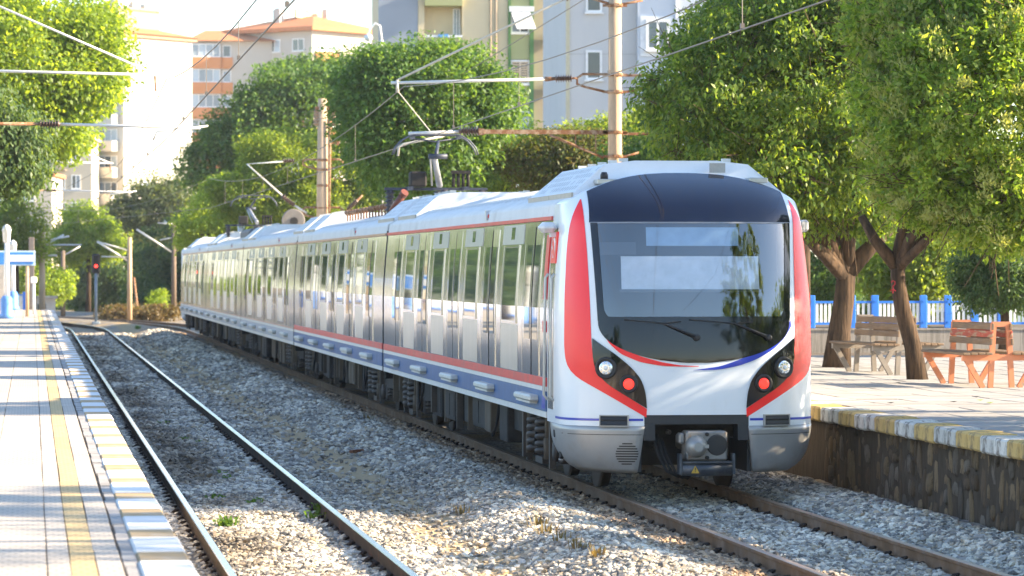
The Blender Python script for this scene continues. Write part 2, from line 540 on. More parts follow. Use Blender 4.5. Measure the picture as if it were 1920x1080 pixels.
# ------------------------------------------------------------------ railway tracks
M_railtop = mat('polished_rail', (0.72, 0.7, 0.67), 0.22, 1.0, var=0.06, scale=1, stretch=(6, .2, 6))
M_railtop2 = mat('dull_rail', (0.46, 0.35, 0.25), 0.42, 1.0, var=0.2, scale=2, stretch=(6, .3, 6))
M_railweb = mat('brown_rail_web', (0.16, 0.095, 0.052), 0.85, var=0.25, scale=3, c2=(0.2, 0.14, 0.1), c2amt=(.45, .65))
M_railweb_d = mat('dark_rail_web', (0.05, 0.038, 0.03), 0.85, var=0.3, scale=3, c2=(0.14, 0.06, 0.035), c2amt=(.55, .7))
PROF = [(-.07, -.175), (-.07, -.163), (-.012, -.14), (-.012, -.045), (-.036, -.033), (-.036, -.006), (-.028, 0), (.028, 0), (.036, -.006), (.036, -.033), (.012, -.045), (.012, -.14), (.07, -.163), (.07, -.175)]
def rail_mb(cx):
    b = MB()
    ysr = [8] + list(np.arange(20, 150, 10)) + list(np.arange(150, 262, 4))
    rings = []
    for y in ysr:
        y = float(y)
        rings.append([b.vert((cx + px + track_shift(y), y, pz)) for px, pz in PROF])
    for k in range(len(rings) - 1):
        for i in range(len(PROF)):
            j = (i + 1) % len(PROF)
            b.cur = 0 if i in (5, 6, 7) else 1
            b.face([rings[k][i], rings[k][j], rings[k + 1][j], rings[k + 1][i]][::-1])
    return b
cb = MB()
cb.tube([(-.04, -.02, -.15), (.0, -.05, -.12), (.03, 0, -.11), (.0, .05, -.12), (-.04, .02, -.15)], .016, 5)
cb.bbox((-.06, -.05, -.175), (.035, .05, -.135))
ME_clip = cb.mesh('rail_clip', mat('rail_clip_iron', (0.035, 0.025, 0.02), .8, .2))
for cx, tm, tw, lab in ((XL, M_railtop, M_railweb_d, 'empty railway track with bright worn rails beside the left platform'), (XR, M_railtop2, M_railweb, 'railway track with brown rails that carries the train')):
    t = thing('railway_track', lab, 'railway track', (0, 0, 0))
    for s in (-HG, HG):
        rail_mb(cx + s).build('rail', [tm, tw], t)
    for k in range(58):
        y = 26 + k * .62
        for s in (-HG, HG):
            inst('rail_clip', ME_clip, t, (cx + s - .09, y, 0))
            inst('rail_clip', ME_clip, t, (cx + s + .09, y, 0), rz=math.pi)

# ------------------------------------------------------------------ left platform
M_paver = mat('grey_paving', (0.46, 0.41, 0.35), 0.85, var=0.1, scale=5, bump=.15, bscale=70, c2=(.38, .34, .29), c2amt=(.52, .8), c2scale=1.2, objrand=.05)
M_tact = mat('yellow_tactile_paving', (0.52, 0.385, 0.2), 0.85, var=0.12, scale=6, bump=.15, bscale=70, c2=(.46, .36, .22), c2amt=(.5, .75), objrand=.06)
def dotted(base, name, kx, ky, thr=.6, dark=.72):
    m2 = base.copy(); m2.name = name
    nt = m2.node_tree; N, L = nt.nodes, nt.links
    bs = N['Principled BSDF']
    lk = bs.inputs['Base Color'].links[0].from_socket
    tc = N.new('ShaderNodeTexCoord'); sx = N.new('ShaderNodeSeparateXYZ'); L.new(tc.outputs['Object'], sx.inputs[0])
    def s(o, k):
        a = N.new('ShaderNodeMath'); a.operation = 'MULTIPLY'; a.inputs[1].default_value = k; L.new(o, a.inputs[0])
        c = N.new('ShaderNodeMath'); c.operation = 'SINE'; L.new(a.outputs[0], c.inputs[0]); return c.outputs[0]
    mu = N.new('ShaderNodeMath'); mu.operation = 'MULTIPLY'; L.new(s(sx.outputs[0], kx), mu.inputs[0]); L.new(s(sx.outputs[1], ky), mu.inputs[1])
    nz = N.new('ShaderNodeTexNoise'); nz.inputs['Scale'].default_value = 7; L.new(tc.outputs['Object'], nz.inputs['Vector'])
    ad = N.new('ShaderNodeMath'); ad.operation = 'MULTIPLY_ADD'; L.new(nz.outputs['Fac'], ad.inputs[0]); ad.inputs[1].default_value = .5; L.new(mu.outputs[0], ad.inputs[2])
    r = N.new('ShaderNodeMapRange'); r.inputs[1].default_value = thr + .2; r.inputs[2].default_value = thr + .3; r.inputs[3].default_value = 1; r.inputs[4].default_value = dark
    L.new(ad.outputs[0], r.inputs[0])
    v = N.new('ShaderNodeVectorMath'); v.operation = 'SCALE'; L.new(lk, v.inputs[0]); L.new(r.outputs[0], v.inputs['Scale']); L.new(v.outputs[0], bs.inputs['Base Color'])
    return m2
M_paverd = dotted(M_paver, 'studded_grey_paving', 2 * math.pi / .066, 2 * math.pi / .3)
M_tactd = dotted(M_tact, 'studded_yellow_paving', 2 * math.pi / .066, 2 * math.pi / .3)
M_edgew = mat('worn_white_edging', (0.66, 0.65, 0.63), 0.8, var=0.07, scale=4, bump=.15, c2=(.42, .4, .37), c2amt=(.62, .75), c2scale=3, objrand=.06)
M_edgey = mat('worn_yellow_edging', (0.4, 0.29, 0.16), 0.85, var=0.12, scale=4, bump=.15, c2=(.36, .33, .29), c2amt=(.5, .7), c2scale=3, objrand=.06)
M_joint = mat('dirty_joint_sand', (0.12, 0.1, 0.08), 0.95, var=.3, scale=20)
pf = MB()
pf.bbox((-7, 4, -.4), (.80, 143, ZP - .016))
PL = pf.build('platform_left', M_joint, kind='structure')
tag(PL, 'paved platform on the near side with yellow line and striped edge')
pw = MB(); pw.bbox((.80, 4, -.4), (.815, 143, ZP - .12)); pw.build('platform_face', M_conc, PL)
def slab(dx, dy, th=.03, bev=.004):
    b = MB(); b.bbox((-dx / 2, -dy / 2, -th), (dx / 2, dy / 2, 0), bev); return b
COLS = [(-1.06, -.68, M_paverd), (-.68, -.3, M_paverd), (-.3, .08, M_paverd), (.08, .205, M_paverd), (.205, .345, M_tactd), (.345, .485, M_paverd)]
TL = 2.4
for ci, (x0, x1, mt) in enumerate(COLS):
    me = slab(x1 - x0 - .006, TL - .003, .03, .002).mesh('paving_slab', mt)
    off = [0.1, .55, .3, .8, .4, .9][ci]
    k = 0
    rest = MB()
    while True:
        y = 16 + off + k * TL
        if y > 142: break
        tilt = random.uniform(-.001, .001)
        if y < 100:
            o = inst('tactile_slab' if mt is M_tactd else 'paving_slab', me, PL, ((x0 + x1) / 2 + random.uniform(-.003, .003), y, ZP + tilt))
            o.rotation_euler = (random.uniform(-.0006, .0006), random.uniform(-.003, .003), random.uniform(-.001, .001))
        else:
            rest.bbox((x0 + .006, y - TL / 2 + .006, ZP - .03), (x1 - .006, y + TL / 2 - .006, ZP + tilt))
        k += 1
    rest.build('far_paving', mt, PL, kind='stuff')
wide = MB()
for i in range(12):
    for k in range(62):
        wide.bbox((-5.62 + i * .38 + .006, 18 + k * 2 + .006, ZP - .03), (-5.62 + (i + 1) * .38 - .006, 20 + k * 2 - .006, ZP + random.uniform(-.002, .002)))
wide.build('far_paving', M_paver, PL, kind='stuff')
mg = MB()
for k in range(160):                                     # patched margin strip between pavers and edging
    y = 17 + k * .8
    mg.bbox((.495 + random.uniform(0, .012), y + .008, ZP - .04), (.573, y + .792, ZP - random.uniform(.0, .008)))
mg.build('margin_strip', mat('patched_margin', (.33, .315, .3), .9, var=.2, scale=3, bump=.3, c2=(.25, .23, .21), c2amt=(.5, .7)), PL, kind='stuff')
y = 16.0; k = 0
while y < 142.5:
    ln = (1.12 if k % 2 else .72) * random.uniform(.9, 1.1)
    b = slab(.285 + random.uniform(-.008, .006), ln - .012, .17, .012)
    b.build('edge_stone', M_edgew if k % 2 else M_edgey, PL, (.7185 + random.uniform(-.004, .004), y + ln / 2, ZP + .004 + random.uniform(-.004, .004)))
    y += ln; k += 1

# ------------------------------------------------------------------ right platform
XE = 9.30
M_flag = mat('grey_flagstone', (0.33, 0.315, 0.3), 0.85, var=0.14, scale=4, bump=.25, bscale=40, c2=(.24, .22, .2), c2amt=(.5, .75), c2scale=1, objrand=.09)
ZR = .90
pf = MB(); pf.bbox((XE + .3, 14, -.4), (34, 150, ZR - .02))
PR = pf.build('platform_right', M_joint, kind='structure')
tag(PR, 'paved platform with benches and trees behind a rubble wall')
M_kw = mat('weathered_white_kerb', (0.56, 0.54, 0.49), 0.85, var=0.12, scale=5, bump=.35, bscale=30, c2=(.16, .14, .12), c2amt=(.49, .62), c2scale=6, stretch=(1, .8, .45), objrand=.12)
M_ky = mat('weathered_yellow_kerb', (0.5, 0.345, 0.13), 0.85, var=0.12, scale=5, bump=.35, bscale=30, c2=(.17, .13, .08), c2amt=(.5, .64), c2scale=6, stretch=(1, .8, .45), objrand=.08)
y = 26.2; k = 0
while y < 44.5:
    for h in range(2):
        ln = random.uniform(.42, .5)
        b = MB(); b.bbox((-.2, -ln / 2 + .004, -.175), (.2, ln / 2 - .004, .0), .022)
        o = b.build('kerb_stone', M_ky if k % 2 else M_kw, PR, (XE + .2 + random.uniform(-.012, .012), y + ln / 2, ZR + .012 + random.uniform(-.006, .006)))
        o.rotation_euler = (0, random.uniform(-.015, .015), random.uniform(-.012, .012))
        y += ln
    k += 1
far_k = MB(); far_k.bbox((XE, 44.6, ZR - .16), (XE + .4, 148, ZR + .01), .02); far_k.build('far_kerb', M_kw, PR)
# flagstones
def flag_mesh(dx, dy): return slab(dx, dy, .04, .006).mesh('flagstone', M_flag)
fm = [flag_mesh(.58, .98), flag_mesh(.58, .88), flag_mesh(.58, .78)]
cnt = 0
restf = MB()
for i in range(14):
    x = XE + .43 + .3 + i * .6
    y = 31 + (i % 3) * .3
    while y < 66:
        j = random.randrange(3); ln = (1.0, .9, .8)[j]
        # seen in the photograph: right of the train, inside the frame
        inside = x / (y + ln) < .292 and x / max(y, 1) > .205
        if inside and cnt < 300:
            o = inst('flagstone', fm[j], PR, (x, y + ln / 2, ZR + random.uniform(-.004, .006)))
            o.rotation_euler = (random.uniform(-.006, .006), random.uniform(-.006, .006), random.uniform(-.004, .004)); cnt += 1
        else:
            restf.bbox((x - .29, y + .01, ZR - .04), (x + .29, y + ln - .01, ZR + random.uniform(-.004, .004)))
        y += ln
for i in range(18):
    for k in range(48):
        x = XE + .43 + 8.4 + i * .6; y = 30 + k * .8
        restf.bbox((x + .01, y + .01, ZR - .04), (x + .59, y + .79, ZR + random.uniform(-.004, .004)))
restf.build('outer_flagstones', M_flag, PR, kind='stuff')
# rubble retaining wall below the kerb
M_mortar = mat('dark_mortar', (0.06, 0.046, 0.033), 0.95, var=.35, scale=6, bump=.8, bscale=14, stretch=(1, 1, .4))
b = MB(); b.bbox((XE + .16, 14, -.4), (XE + .3, 148, ZR - .165)); b.build('wall_core', M_mortar, PR)
ROCK = [mat('rubble_%s' % n_, c_, .9, var=.3, scale=5, bump=.6, bscale=18, c2=(.025, .02, .015), c2amt=(.48, .68), c2scale=4, stretch=(1, 1, .45), objrand=.3)
        for n_, c_ in (('brown', (.11, .078, .05)), ('grey', (.13, .108, .084)), ('tan', (.18, .128, .075)))]
def rock_mesh(mt, sd):
    rr_ = random.Random(sd); b = MB(); b.smooth = True
    n, rings = 9, []
    for lv, (sc_, dx) in enumerate(((1.0, .0), (.96, -.035), (.72, -.055))):
        ring = []
        for i in range(n):
            a = 2 * math.pi * i / n
            k_ = sc_ * (abs(math.cos(a)) ** 5 + abs(math.sin(a)) ** 5) ** -.2 * rr_.uniform(.74, 1.05)
            ring.append(b.vert((dx + rr_.uniform(-.012, .012), .5 * k_ * math.cos(a), .5 * k_ * math.sin(a))))
        rings.append(ring)
    for k_ in range(2):
        for i in range(n):
            j = (i + 1) % n; b.face([rings[k_][i], rings[k_][j], rings[k_ + 1][j], rings[k_ + 1][i]][::-1])
    c = b.vert((-.06, 0, 0))
    for i in range(n): b.face([rings[2][i], c, rings[2][(i + 1) % n]])
    return b.mesh('wall_stone', mt)
RM = [rock_mesh(ROCK[i % 3], i) for i in range(9)]
cnt = 0
y = 29.0
while y < 42.0:
    wd = random.uniform(.13, .27)
    z = -.12
    while z < .70 and cnt < 296:
        hh = random.choice([random.uniform(.14, .28), random.uniform(.3, .6)])
        hh = min(hh, .74 - z)
        if hh > .06:
            o = inst('wall_stone', random.choice(RM), PR, (XE + .165 + random.uniform(-.0, .03), y + wd / 2 + random.uniform(-.012, .012), z + hh / 2))
            o.scale = (random.uniform(.35, .8), wd * .93, hh * .93)
            o.rotation_euler = (random.uniform(-.12, .12), 0, 0); cnt += 1
        z += hh
    y += wd

# ------------------------------------------------------------------ low wall and fence behind the right platform
YF = 70.0
M_oldwall = mat('streaked_render_wall', (.33, .3, .27), .9, var=.12, scale=3, bump=.2, c2=(.13, .115, .1), c2amt=(.47, .66), c2scale=5, stretch=(1.6, 1, .12))
fx0, fx1 = PX(1480, YF), PX(1990, YF)
b = MB(); b.bbox((fx0, YF, ZR - .05), (fx1, YF + .25, 1.33)); b.bbox((fx0, YF - .02, 1.33), (fx1, YF + .27, 1.37))
b.build('garden_wall', M_oldwall, label='low streaked concrete wall under the blue and white fence', cat='wall')
fe = thing('fence', 'blue and white picket fence on the low wall behind the benches', 'fence', ((fx0 + fx1) / 2, YF + .12, 1.37))
fo = Vector(fe.location)
postpx = [1482, 1524, 1600, 1643, 1734, 1780, 1830, 1880, 1932, 1985]
def fence_run(fe, pts, hp, hpost, mw, mb):
    """panels of pickets between blue posts; pts are local (x, y)"""
    for i, (x, y) in enumerate(pts):
        b = MB(); b.bbox((-.07, -.04, 0), (.07, .04, hpost), .01)
        for z in (.12, hpost - .12):
            b.cyl((0, -.055, z), (0, -.03, z), .022, n=6)
        b.build('post', mb, fe, (x, y, 0))
    for i in range(len(pts) - 1):
        p, q = Vector((*pts[i], 0)), Vector((*pts[i + 1], 0))
        d = (q - p); ln = d.length; a = math.atan2(d.y, d.x)
        n = max(3, int((ln - .14) / .085))
        b = MB()
        for k in range(n):
            x = .07 + (ln - .14) * (k + .5) / n
            b.bbox((x - .026, -.012, .09), (x + .026, .012, hp - .05))
        o = b.build('picket_panel', mw, fe, p, kind='stuff'); o.rotation_euler = (0, 0, a)
        for z in (.07, hp - .05):
            r_ = MB(); r_.bbox((.072, -.022, z), (ln - .072, .022, z + .045))
            o = r_.build('rail_bar', mb, fe, p); o.rotation_euler = (0, 0, a)
fence_run(fe, [(PX(p_, YF) - fo.x, 0) for p_ in postpx], .55, .66, M_white, M_blue)

# ------------------------------------------------------------------ benches
def bench(label, base, rz, mf, ms, mb):
    t = thing('bench', label, 'bench', base, rz, 'double sided benches on the right platform')
    LN = 1.95
    def frame(y):
        b = MB()
        w = .055
        def leg(p, q, wd=.072, dp=.06):
            p, q = Vector(p), Vector(q); d = (q - p).normalized(); s = Vector((d.z, 0, -d.x)) * wd / 2
            b.prism([p - s, p + s, q + s, q - s], (0, dp, 0))
        y0 = y - .025
        leg((-.155, y0, 0), (-.105, y0, .90)); leg((.155, y0, 0), (.105, y0, .90))
        leg((-.13, y0 - .002, .885), (.13, y0 - .002, .885), .07, .064)
        leg((-.56, y0 - .004, .42), (.56, y0 - .004, .42), .085, .068)
        leg((-.26, y0 + .002, 0), (-.50, y0 + .002, .40)); leg((.26, y0 + .002, 0), (.50, y0 + .002, .40))
        return b
    for y in (0, LN):
        frame(y).build('frame', mf, t)
    for sx in (-1, 1):
        for k in range(4):
            b = MB(); b.bbox((-.048, -.12, 0), (.048, LN + .12, .035), .006)
            b.build('seat_slat', ms, t, (sx * (.2 + k * .108), 0, .458 + random.uniform(-.004, .004)))
        for k in range(3):
            b = MB(); b.bbox((-.014, -.06, -.045), (.014, LN + .06, .045), .005)
            o = b.build('back_slat', mb if k == 1 else ms, t, (sx * (.150 - .0055 * (k * 2)), 0, .64 + k * .105)); o.rotation_euler = (0, -sx * .055, 0)
    return t
M_red = mat('red_bench_paint', (.55, .2, .095), .5, var=.12, scale=6, c2=(.3, .2, .13), c2amt=(.6, .66), c2scale=5)
M_redw = mat('peeling_red_wood', (.38, .09, .06), .75, var=.2, scale=6, c2=(.3, .21, .14), c2amt=(.48, .55), c2scale=3, stretch=(4, .8, 4), bump=.2)
M_oldw = mat('weathered_wood', (.22, .15, .095), .85, var=.25, scale=5, c2=(.17, .13, .1), c2amt=(.45, .6), c2scale=3, stretch=(6, .5, 6), bump=.3)
M_greyp = mat('grey_bench_paint', (.22, .19, .16), .6, var=.15, scale=6, c2=(.2, .15, .11), c2amt=(.58, .66), c2scale=6)
gb = G(1877, 727, ZR); bench('red painted bench with sunlit orange end frame and peeling slats', gb, R(1.5), M_red, M_oldw, M_redw)
gb = G(1700, 703, ZR); bench('grey bench of bare weathered wood behind the leaning tree trunk', gb, R(6), M_greyp, M_oldw, M_oldw)
# =================================================================== TRAIN
YT = 39.25                        # nose
XT = XR + .045
T = thing('commuter_train', 'white, red and blue electric train with stainless steel carriages standing on the right track', 'train', (XT, YT, 0))
M_body = mat('gloss_white_body', (0.74, 0.77, 0.8), 0.3, var=0.025, scale=1, coat=.3, c2=(.62, .62, .6), c2amt=(.55, .85), c2scale=1.6, stretch=(1, 1, .4))
M_tred = mat('gloss_red_body', (0.95, 0.008, 0.012), 0.34, var=0.03, scale=1, coat=.12)
M_tblue = mat('gloss_blue_line', (0.012, 0.04, 0.42), 0.3, var=0.03, coat=.4)
M_silver = mat('silver_skirt', (0.36, 0.355, 0.345), 0.38, 0.35, var=0.06, scale=2, c2=(.3, .26, .21), c2amt=(.5, .8), c2scale=2.5)
M_mask = mat('black_gloss_mask', (0.005, 0.006, 0.009), 0.06, var=0.1, spec=.5)
M_cap = mat('sky_tinted_roof_cap', (.003, .006, .022), .06, var=.1, coat=.35)  # black gloss with the reflected sky's blue put into the base
M_rubber = mat('black_rubber', (0.015, 0.015, 0.016), 0.7, var=.1)
def steel(name, c, rough, wav, sc=(3, 3, .25)):
    m = mat(name, c, rough, .9, var=.06, scale=2, stretch=(2, 2, .4))
    nt = m.node_tree; N, L = nt.nodes, nt.links
    tc = N.new('ShaderNodeTexCoord'); mp = N.new('ShaderNodeMapping'); mp.inputs['Scale'].default_value = sc; L.new(tc.outputs['Object'], mp.inputs[0])
    n = N.new('ShaderNodeTexNoise'); n.inputs['Scale'].default_value = 1.6; n.inputs['Detail'].default_value = 2; L.new(mp.outputs[0], n.inputs['Vector'])
    bp = N.new('ShaderNodeBump'); bp.inputs['Strength'].default_value = wav; bp.inputs['Distance'].default_value = .02
    L.new(n.outputs['Fac'], bp.inputs['Height']); L.new(bp.outputs[0], N['Principled BSDF'].inputs['Normal'])
    return m
M_steel = steel('polished_stainless', (.66, .66, .66), .12, .12)
M_brush = steel('brushed_stainless', (.5, .5, .5), .32, .1)
M_cant = mat('cantrail_paint', (.42, .42, .39), .35, .5, var=.06)
M_win = mat('dark_window_glass', (.17, .19, .18), .03, .55, var=.1, spec=.8)
M_roof = mat('pale_roof_paint', (.62, .62, .61), .55, var=.06, scale=2, c2=(.42, .4, .37), c2amt=(.52, .75), c2scale=1.2)
M_roofs = mat('roof_equipment_paint', (.66, .68, .7), .5, var=.06, scale=2, c2=(.5, .48, .44), c2amt=(.55, .8))
M_bandr = mat('red_band', (.68, .025, .025), .38, var=.1, scale=3, c2=(.42, .12, .1), c2amt=(.5, .75))
M_bandb = mat('blue_band', (.012, .085, .24), .45, var=.15, scale=3, c2=(.1, .18, .32), c2amt=(.55, .8), c2scale=4, stretch=(1, 1, .3))
M_bandw = mat('cream_sill', (.66, .64, .6), .4, var=.06)
M_bando = mat('orange_sheen_band', (.5, .26, .15), .4, var=.1)  # orange stripe; also rear red bands with grazing reflection put into the colour
M_bandg = mat('blue_grey_sheen_band', (.33, .37, .44), .4, .2, var=.1)  # rear blue band, its grazing reflection painted in as a paler tone
M_box = mat('underframe_box_paint', (.11, .085, .06), .75, var=.2, scale=4, c2=(.1, .08, .06), c2amt=(.5, .7))
M_spring = mat('grimy_spring_steel', (.055, .045, .038), .6, .3, var=.2)
M_wheel = mat('wheel_steel', (.07, .055, .045), .6, .4, var=.2)

YD = 0.95
def hw(z):
    if z < .8:
        t = (.8 - z) / .52
        return 1.455 - .11 * t ** 1.7 - .14 * t ** 6
    if z < 2.1: return 1.455
    return 1.455 - .075 * ((z - 2.1) / 1.02) ** 1.3
def rake(z):
    y = 0.0
    if z < .9: y += .05 * ((.9 - z) / .6) ** 2
    if z > 1.5: y += .22 * ((z - 1.5) / 1.6) ** 1.5
    if z > 3.05: y += .75 * ((z - 3.05) / .6) ** 2
    return y
def FP(a, z, off=0.0):
    """point on the cab front: a = angle round the nose (-pi/2 .. pi/2), z = height"""
    s = math.copysign(abs(math.sin(a)) ** (2 / 3), a)
    c = abs(math.cos(a)) ** (2 / 3)
    x = hw(z) * s
    y = rake(z) + YD * (1 - c)
    n = Vector((s * abs(s) / hw(z), -c * c / YD, 0))
    dz = (rake(z + .02) - rake(z - .02)) / .04
    n = n.normalized() + Vector((0, 0, min(dz, .9) * c))
    n.normalize()
    return Vector((x, y, z)) + n * off
def AX(x, z):
    t = max(-1, min(1, x / hw(z)))
    return math.copysign(math.asin(min(1, abs(t) ** 1.5)), x)
def pix(px, py):
    """photograph pixel -> (x, z) on the cab front"""
    y = .1
    for _ in range(6):
        Y = YT + y
        x = PX(px, Y) - XT; z = PZ(px, py, Y)
        a = AX(x, z)
        y = FP(a, z).y
    return x, z
def patch(name, m, parent, zs, xa, xb, nx=10, off=0.0, kind=None):
    """strip of cab skin between two limits xa(z) .. xb(z)"""
    b = MB(); b.smooth = True
    rows = []
    for z in zs:
        a0, a1 = AX(xa(z), z), AX(xb(z), z)
        rows.append([FP(a0 + (a1 - a0) * i / nx, z, off) for i in range(nx + 1)])
    b.grid(rows)
    return b.build(name, m, parent)
def loft(name, m, parent, A, B, n=24, k=4, off=.006, mirror=False, px=True):
    """skin patch between two outlines given as photograph pixels"""
    A = [Vector(pix(*p)) if px else Vector(p) for p in A]; B = [Vector(pix(*p)) if px else Vector(p) for p in B]
    def res(C):
        d = [0]
        for i in range(len(C) - 1): d.append(d[-1] + (C[i + 1] - C[i]).length)
        o = []
        for i in range(n + 1):
            t = d[-1] * i / n
            j = max(0, min(len(C) - 2, next((q for q in range(len(C) - 1) if d[q + 1] >= t - 1e-9), len(C) - 2)))
            u = (t - d[j]) / max(1e-9, d[j + 1] - d[j])
            # smooth through the traced corners
            o.append(C[j].lerp(C[j + 1], u))
        for _ in range(2):
            o = [o[0]] + [(o[i - 1] + o[i] * 2 + o[i + 1]) / 4 for i in range(1, n)] + [o[n]]
        return o
    ra, rb = res(A), res(B)
    b = MB(); b.smooth = True
    rows = []
    for i in range(n + 1):
        r = []
        for j in range(k + 1):
            q = ra[i].lerp(rb[i], j / k)
            x, z = q
            if mirror: x = -x
            r.append(FP(AX(x, z), z, off))
        rows.append(r)
    b.grid(rows)
    return b.build(name, m, parent)
def arch(x):
    return 3.31 + .33 * (1 - (min(1.0, abs(x) / 1.36)) ** 2.4)
def lin(a, b, n): return [a + (b - a) * i / n for i in range(n + 1)]

def mask_hw(z):
    if z >= 1.95: return 1.085 + .05 * min(1, (z - 1.95) / 1.2)
    t = (1.95 - z) / .445
    return 1.085 * max(0.0, 1 - t ** 2.1) ** .5
def make_cab(full=True):
    cab = MB(); cab.smooth = True
    def pt(zs, xa, xb, nx):
        rows = []
        for z in zs:
            a0, a1 = AX(xa(z), z), AX(xb(z), z)
            rows.append([FP(a0 + (a1 - a0) * i / nx, z) for i in range(nx + 1)])
        cab.grid(rows)
    gap = .585
    pt(lin(.80, .925, 2), lambda z: -hw(z), lambda z: -gap, 14)
    pt(lin(.80, .925, 2), lambda z: gap, lambda z: hw(z), 14)
    pt(lin(.925, 1.505, 8), lambda z: -hw(z), lambda z: hw(z), 36)
    zz = lin(1.505, 1.95, 14)
    pt(zz, lambda z: -hw(z), lambda z: -mask_hw(z) + .01, 14)
    pt(zz, lambda z: mask_hw(z) - .01, lambda z: hw(z), 14)
    zz = lin(1.95, 3.08, 12)
    pt(zz, lambda z: -hw(z), lambda z: -mask_hw(z) + .01, 10)
    pt(zz, lambda z: mask_hw(z) - .01, lambda z: hw(z), 10)
    # crown of the cab: from the windscreen head to the roof arch
    na = 36
    crown = []
    for i in range(na + 1):
        a = -math.pi / 2 + math.pi * i / na
        s = abs(math.sin(a)) ** (2 / 3)
        zt = 3.66 - .36 * s ** 2.6
        crown.append([FP(a, 3.08 + (zt - 3.08) * j / 8) for j in range(9)])
    cab.grid([[crown[i][j] for i in range(na + 1)] for j in range(9)])
    top = [c[8] for c in crown]
    YB = 1.62
    back = [Vector((p.x, YB, max(p.z, arch(p.x)) if abs(p.x) < 1.0 else p.z)) for p in top]
    cab.grid([top, back])
    for sgn in (-1, 1):
        zs = [.8, .925, 1.2, 1.5, 1.8, 2.1, 2.4, 2.7, 3.0, 3.08, 3.2, 3.3]
        rows = []
        for z in zs:
            p = FP(sgn * math.pi / 2, z)
            rows.append([p, Vector((p.x, YB, z))] if sgn < 0 else [Vector((p.x, YB, z)), p])
        cab.grid(rows)
    c = cab.build('cab', M_body, T)
    # silver skirt
    for sgn in (-1, 1):
        sk = MB(); sk.smooth = True
        rows = []
        for z in lin(.275, .797, 10):
            g = gap + .07 * (.8 - z) / .52
            a0, a1 = AX(sgn * g, z), sgn * math.pi / 2
            r = [FP(a0 + (a1 - a0) * i / 20, z, .004) for i in range(21)]
            e = r[-1]
            ybk = 1.35 - 1.0 * max(0, (.62 - z) / .35) ** 1.3 * .55
            r += [Vector((e.x, max(e.y + .01, e.y + (ybk - e.y) * .5), z)), Vector((e.x, max(e.y + .02, ybk), z))]
            rows.append(r if sgn > 0 else r[::-1])
        sk.grid(rows)
        s = sk.build('skirt', M_silver, c)
        so = s.modifiers.new('thick', 'SOLIDIFY'); so.thickness = .05; so.offset = -1
    # red sweeps
    outer = [(1088, 374), (1076, 395), (1068, 420), (1062, 470), (1058, 560), (1057, 650), (1061, 685), (1076, 705), (1110, 724), (1212, 783)]
    inner = [(1090, 374), (1095, 410), (1101, 470), (1106, 560), (1109, 640), (1112, 672), (1117, 696), (1134, 717), (1172, 741), (1213, 767)]
    hu = [(1111, 634), (1130, 648), (1155, 665), (1183, 688), (1203, 712), (1211, 738), (1213, 765)]
    hl = [(1111, 640), (1112, 672), (1117, 695), (1134, 716), (1155, 731), (1185, 749), (1213, 766)]
    for mi in (False, True):
        loft('red_sweep', M_tred, c, outer, inner, 40, 5, .005, mi)
        loft('lamp_housing', M_mask, c, hu, hl, 24, 6, .012, mi)
    # front lamps: lens, reflector ring
    def lamp(px, py, r, nm, ml, mir, ring):
        x, z = pix(px, py)
        if mir: x = -x
        p = FP(AX(x, z), z, .012)
        q = FP(AX(x, z), z, .5) - p
        d = q.normalized()
        rot = Vector((0, -1, 0)).rotation_difference(d)
        b = MB(); b.lathe([(ring * .98, 0), (ring, -.012), (ring * .93, -.022), (r * 1.08, -.022), (r * 1.04, -.004)], axis='Y', n=24)
        o = b.build('lamp_bezel', M_black, c, p); o.rotation_mode = 'QUATERNION'; o.rotation_quaternion = rot
        b = MB(); b.lathe([(r, -.005), (r, -.014), (r * .86, -.021), (r * .5, -.027)], axis='Y', n=24)
        o = b.build(nm, ml, c, p); o.rotation_mode = 'QUATERNION'; o.rotation_quaternion = rot
        if nm == 'headlight':
            b = MB()
            for k in range(9):
                a = 2 * math.pi * k / 9
                b.box((r * .66 * math.cos(a), -.025, r * .66 * math.sin(a)), (.022, .008, .022))
            b.lathe([(.026, -.03), (.024, -.04), (.012, -.045)], axis='Y', n=12)
            o = b.build('bulb_cluster', M_white, c, p); o.rotation_mode = 'QUATERNION'; o.rotation_quaternion = rot
        else:
            b = MB()
            for k in range(5):
                zz_ = (k - 2) * r * .3
                w = math.sqrt(max(0, (r * .85) ** 2 - zz_ ** 2))
                b.box((0, -.028, zz_), (2 * w, .006, .006))
            o = b.build('lens_rib', ml, c, p); o.rotation_mode = 'QUATERNION'; o.rotation_quaternion = rot
    M_lens = mat('headlight_lens', (.75, .77, .78), .12, .85, var=.25, scale=25)
    M_tail = mat('red_tail_lens', (.75, .02, .02), .25, var=.1, emit=((1, .05, .03), .35))
    for mi in (False, True):
        lamp(1137, 690, .083, 'headlight', M_lens, mi, .125)
        lamp(1179, 720, .062, 'tail_light', M_tail, mi, .105)
    # blue line round the waist
    def waist(z):
        return lin(z - .013, z + .013, 1)
    patch('waist_line', M_tblue, c, waist(.872), lambda z: -hw(z), lambda z: -gap - .02, 16, .005)
    patch('waist_line', M_tblue, c, waist(.872), lambda z: gap + .02, lambda z: hw(z), 16, .005)
    # smile stripes
    loft('smile_stripe', M_tred, c, [(1127, 612), (1146, 636), (1168, 653), (1200, 668), (1240, 679), (1275, 685), (1310, 686.5)],
         [(1127, 614), (1140, 642), (1164, 664), (1200, 679), (1240, 686), (1275, 687.5), (1310, 687.5)], 36, 2, .007)
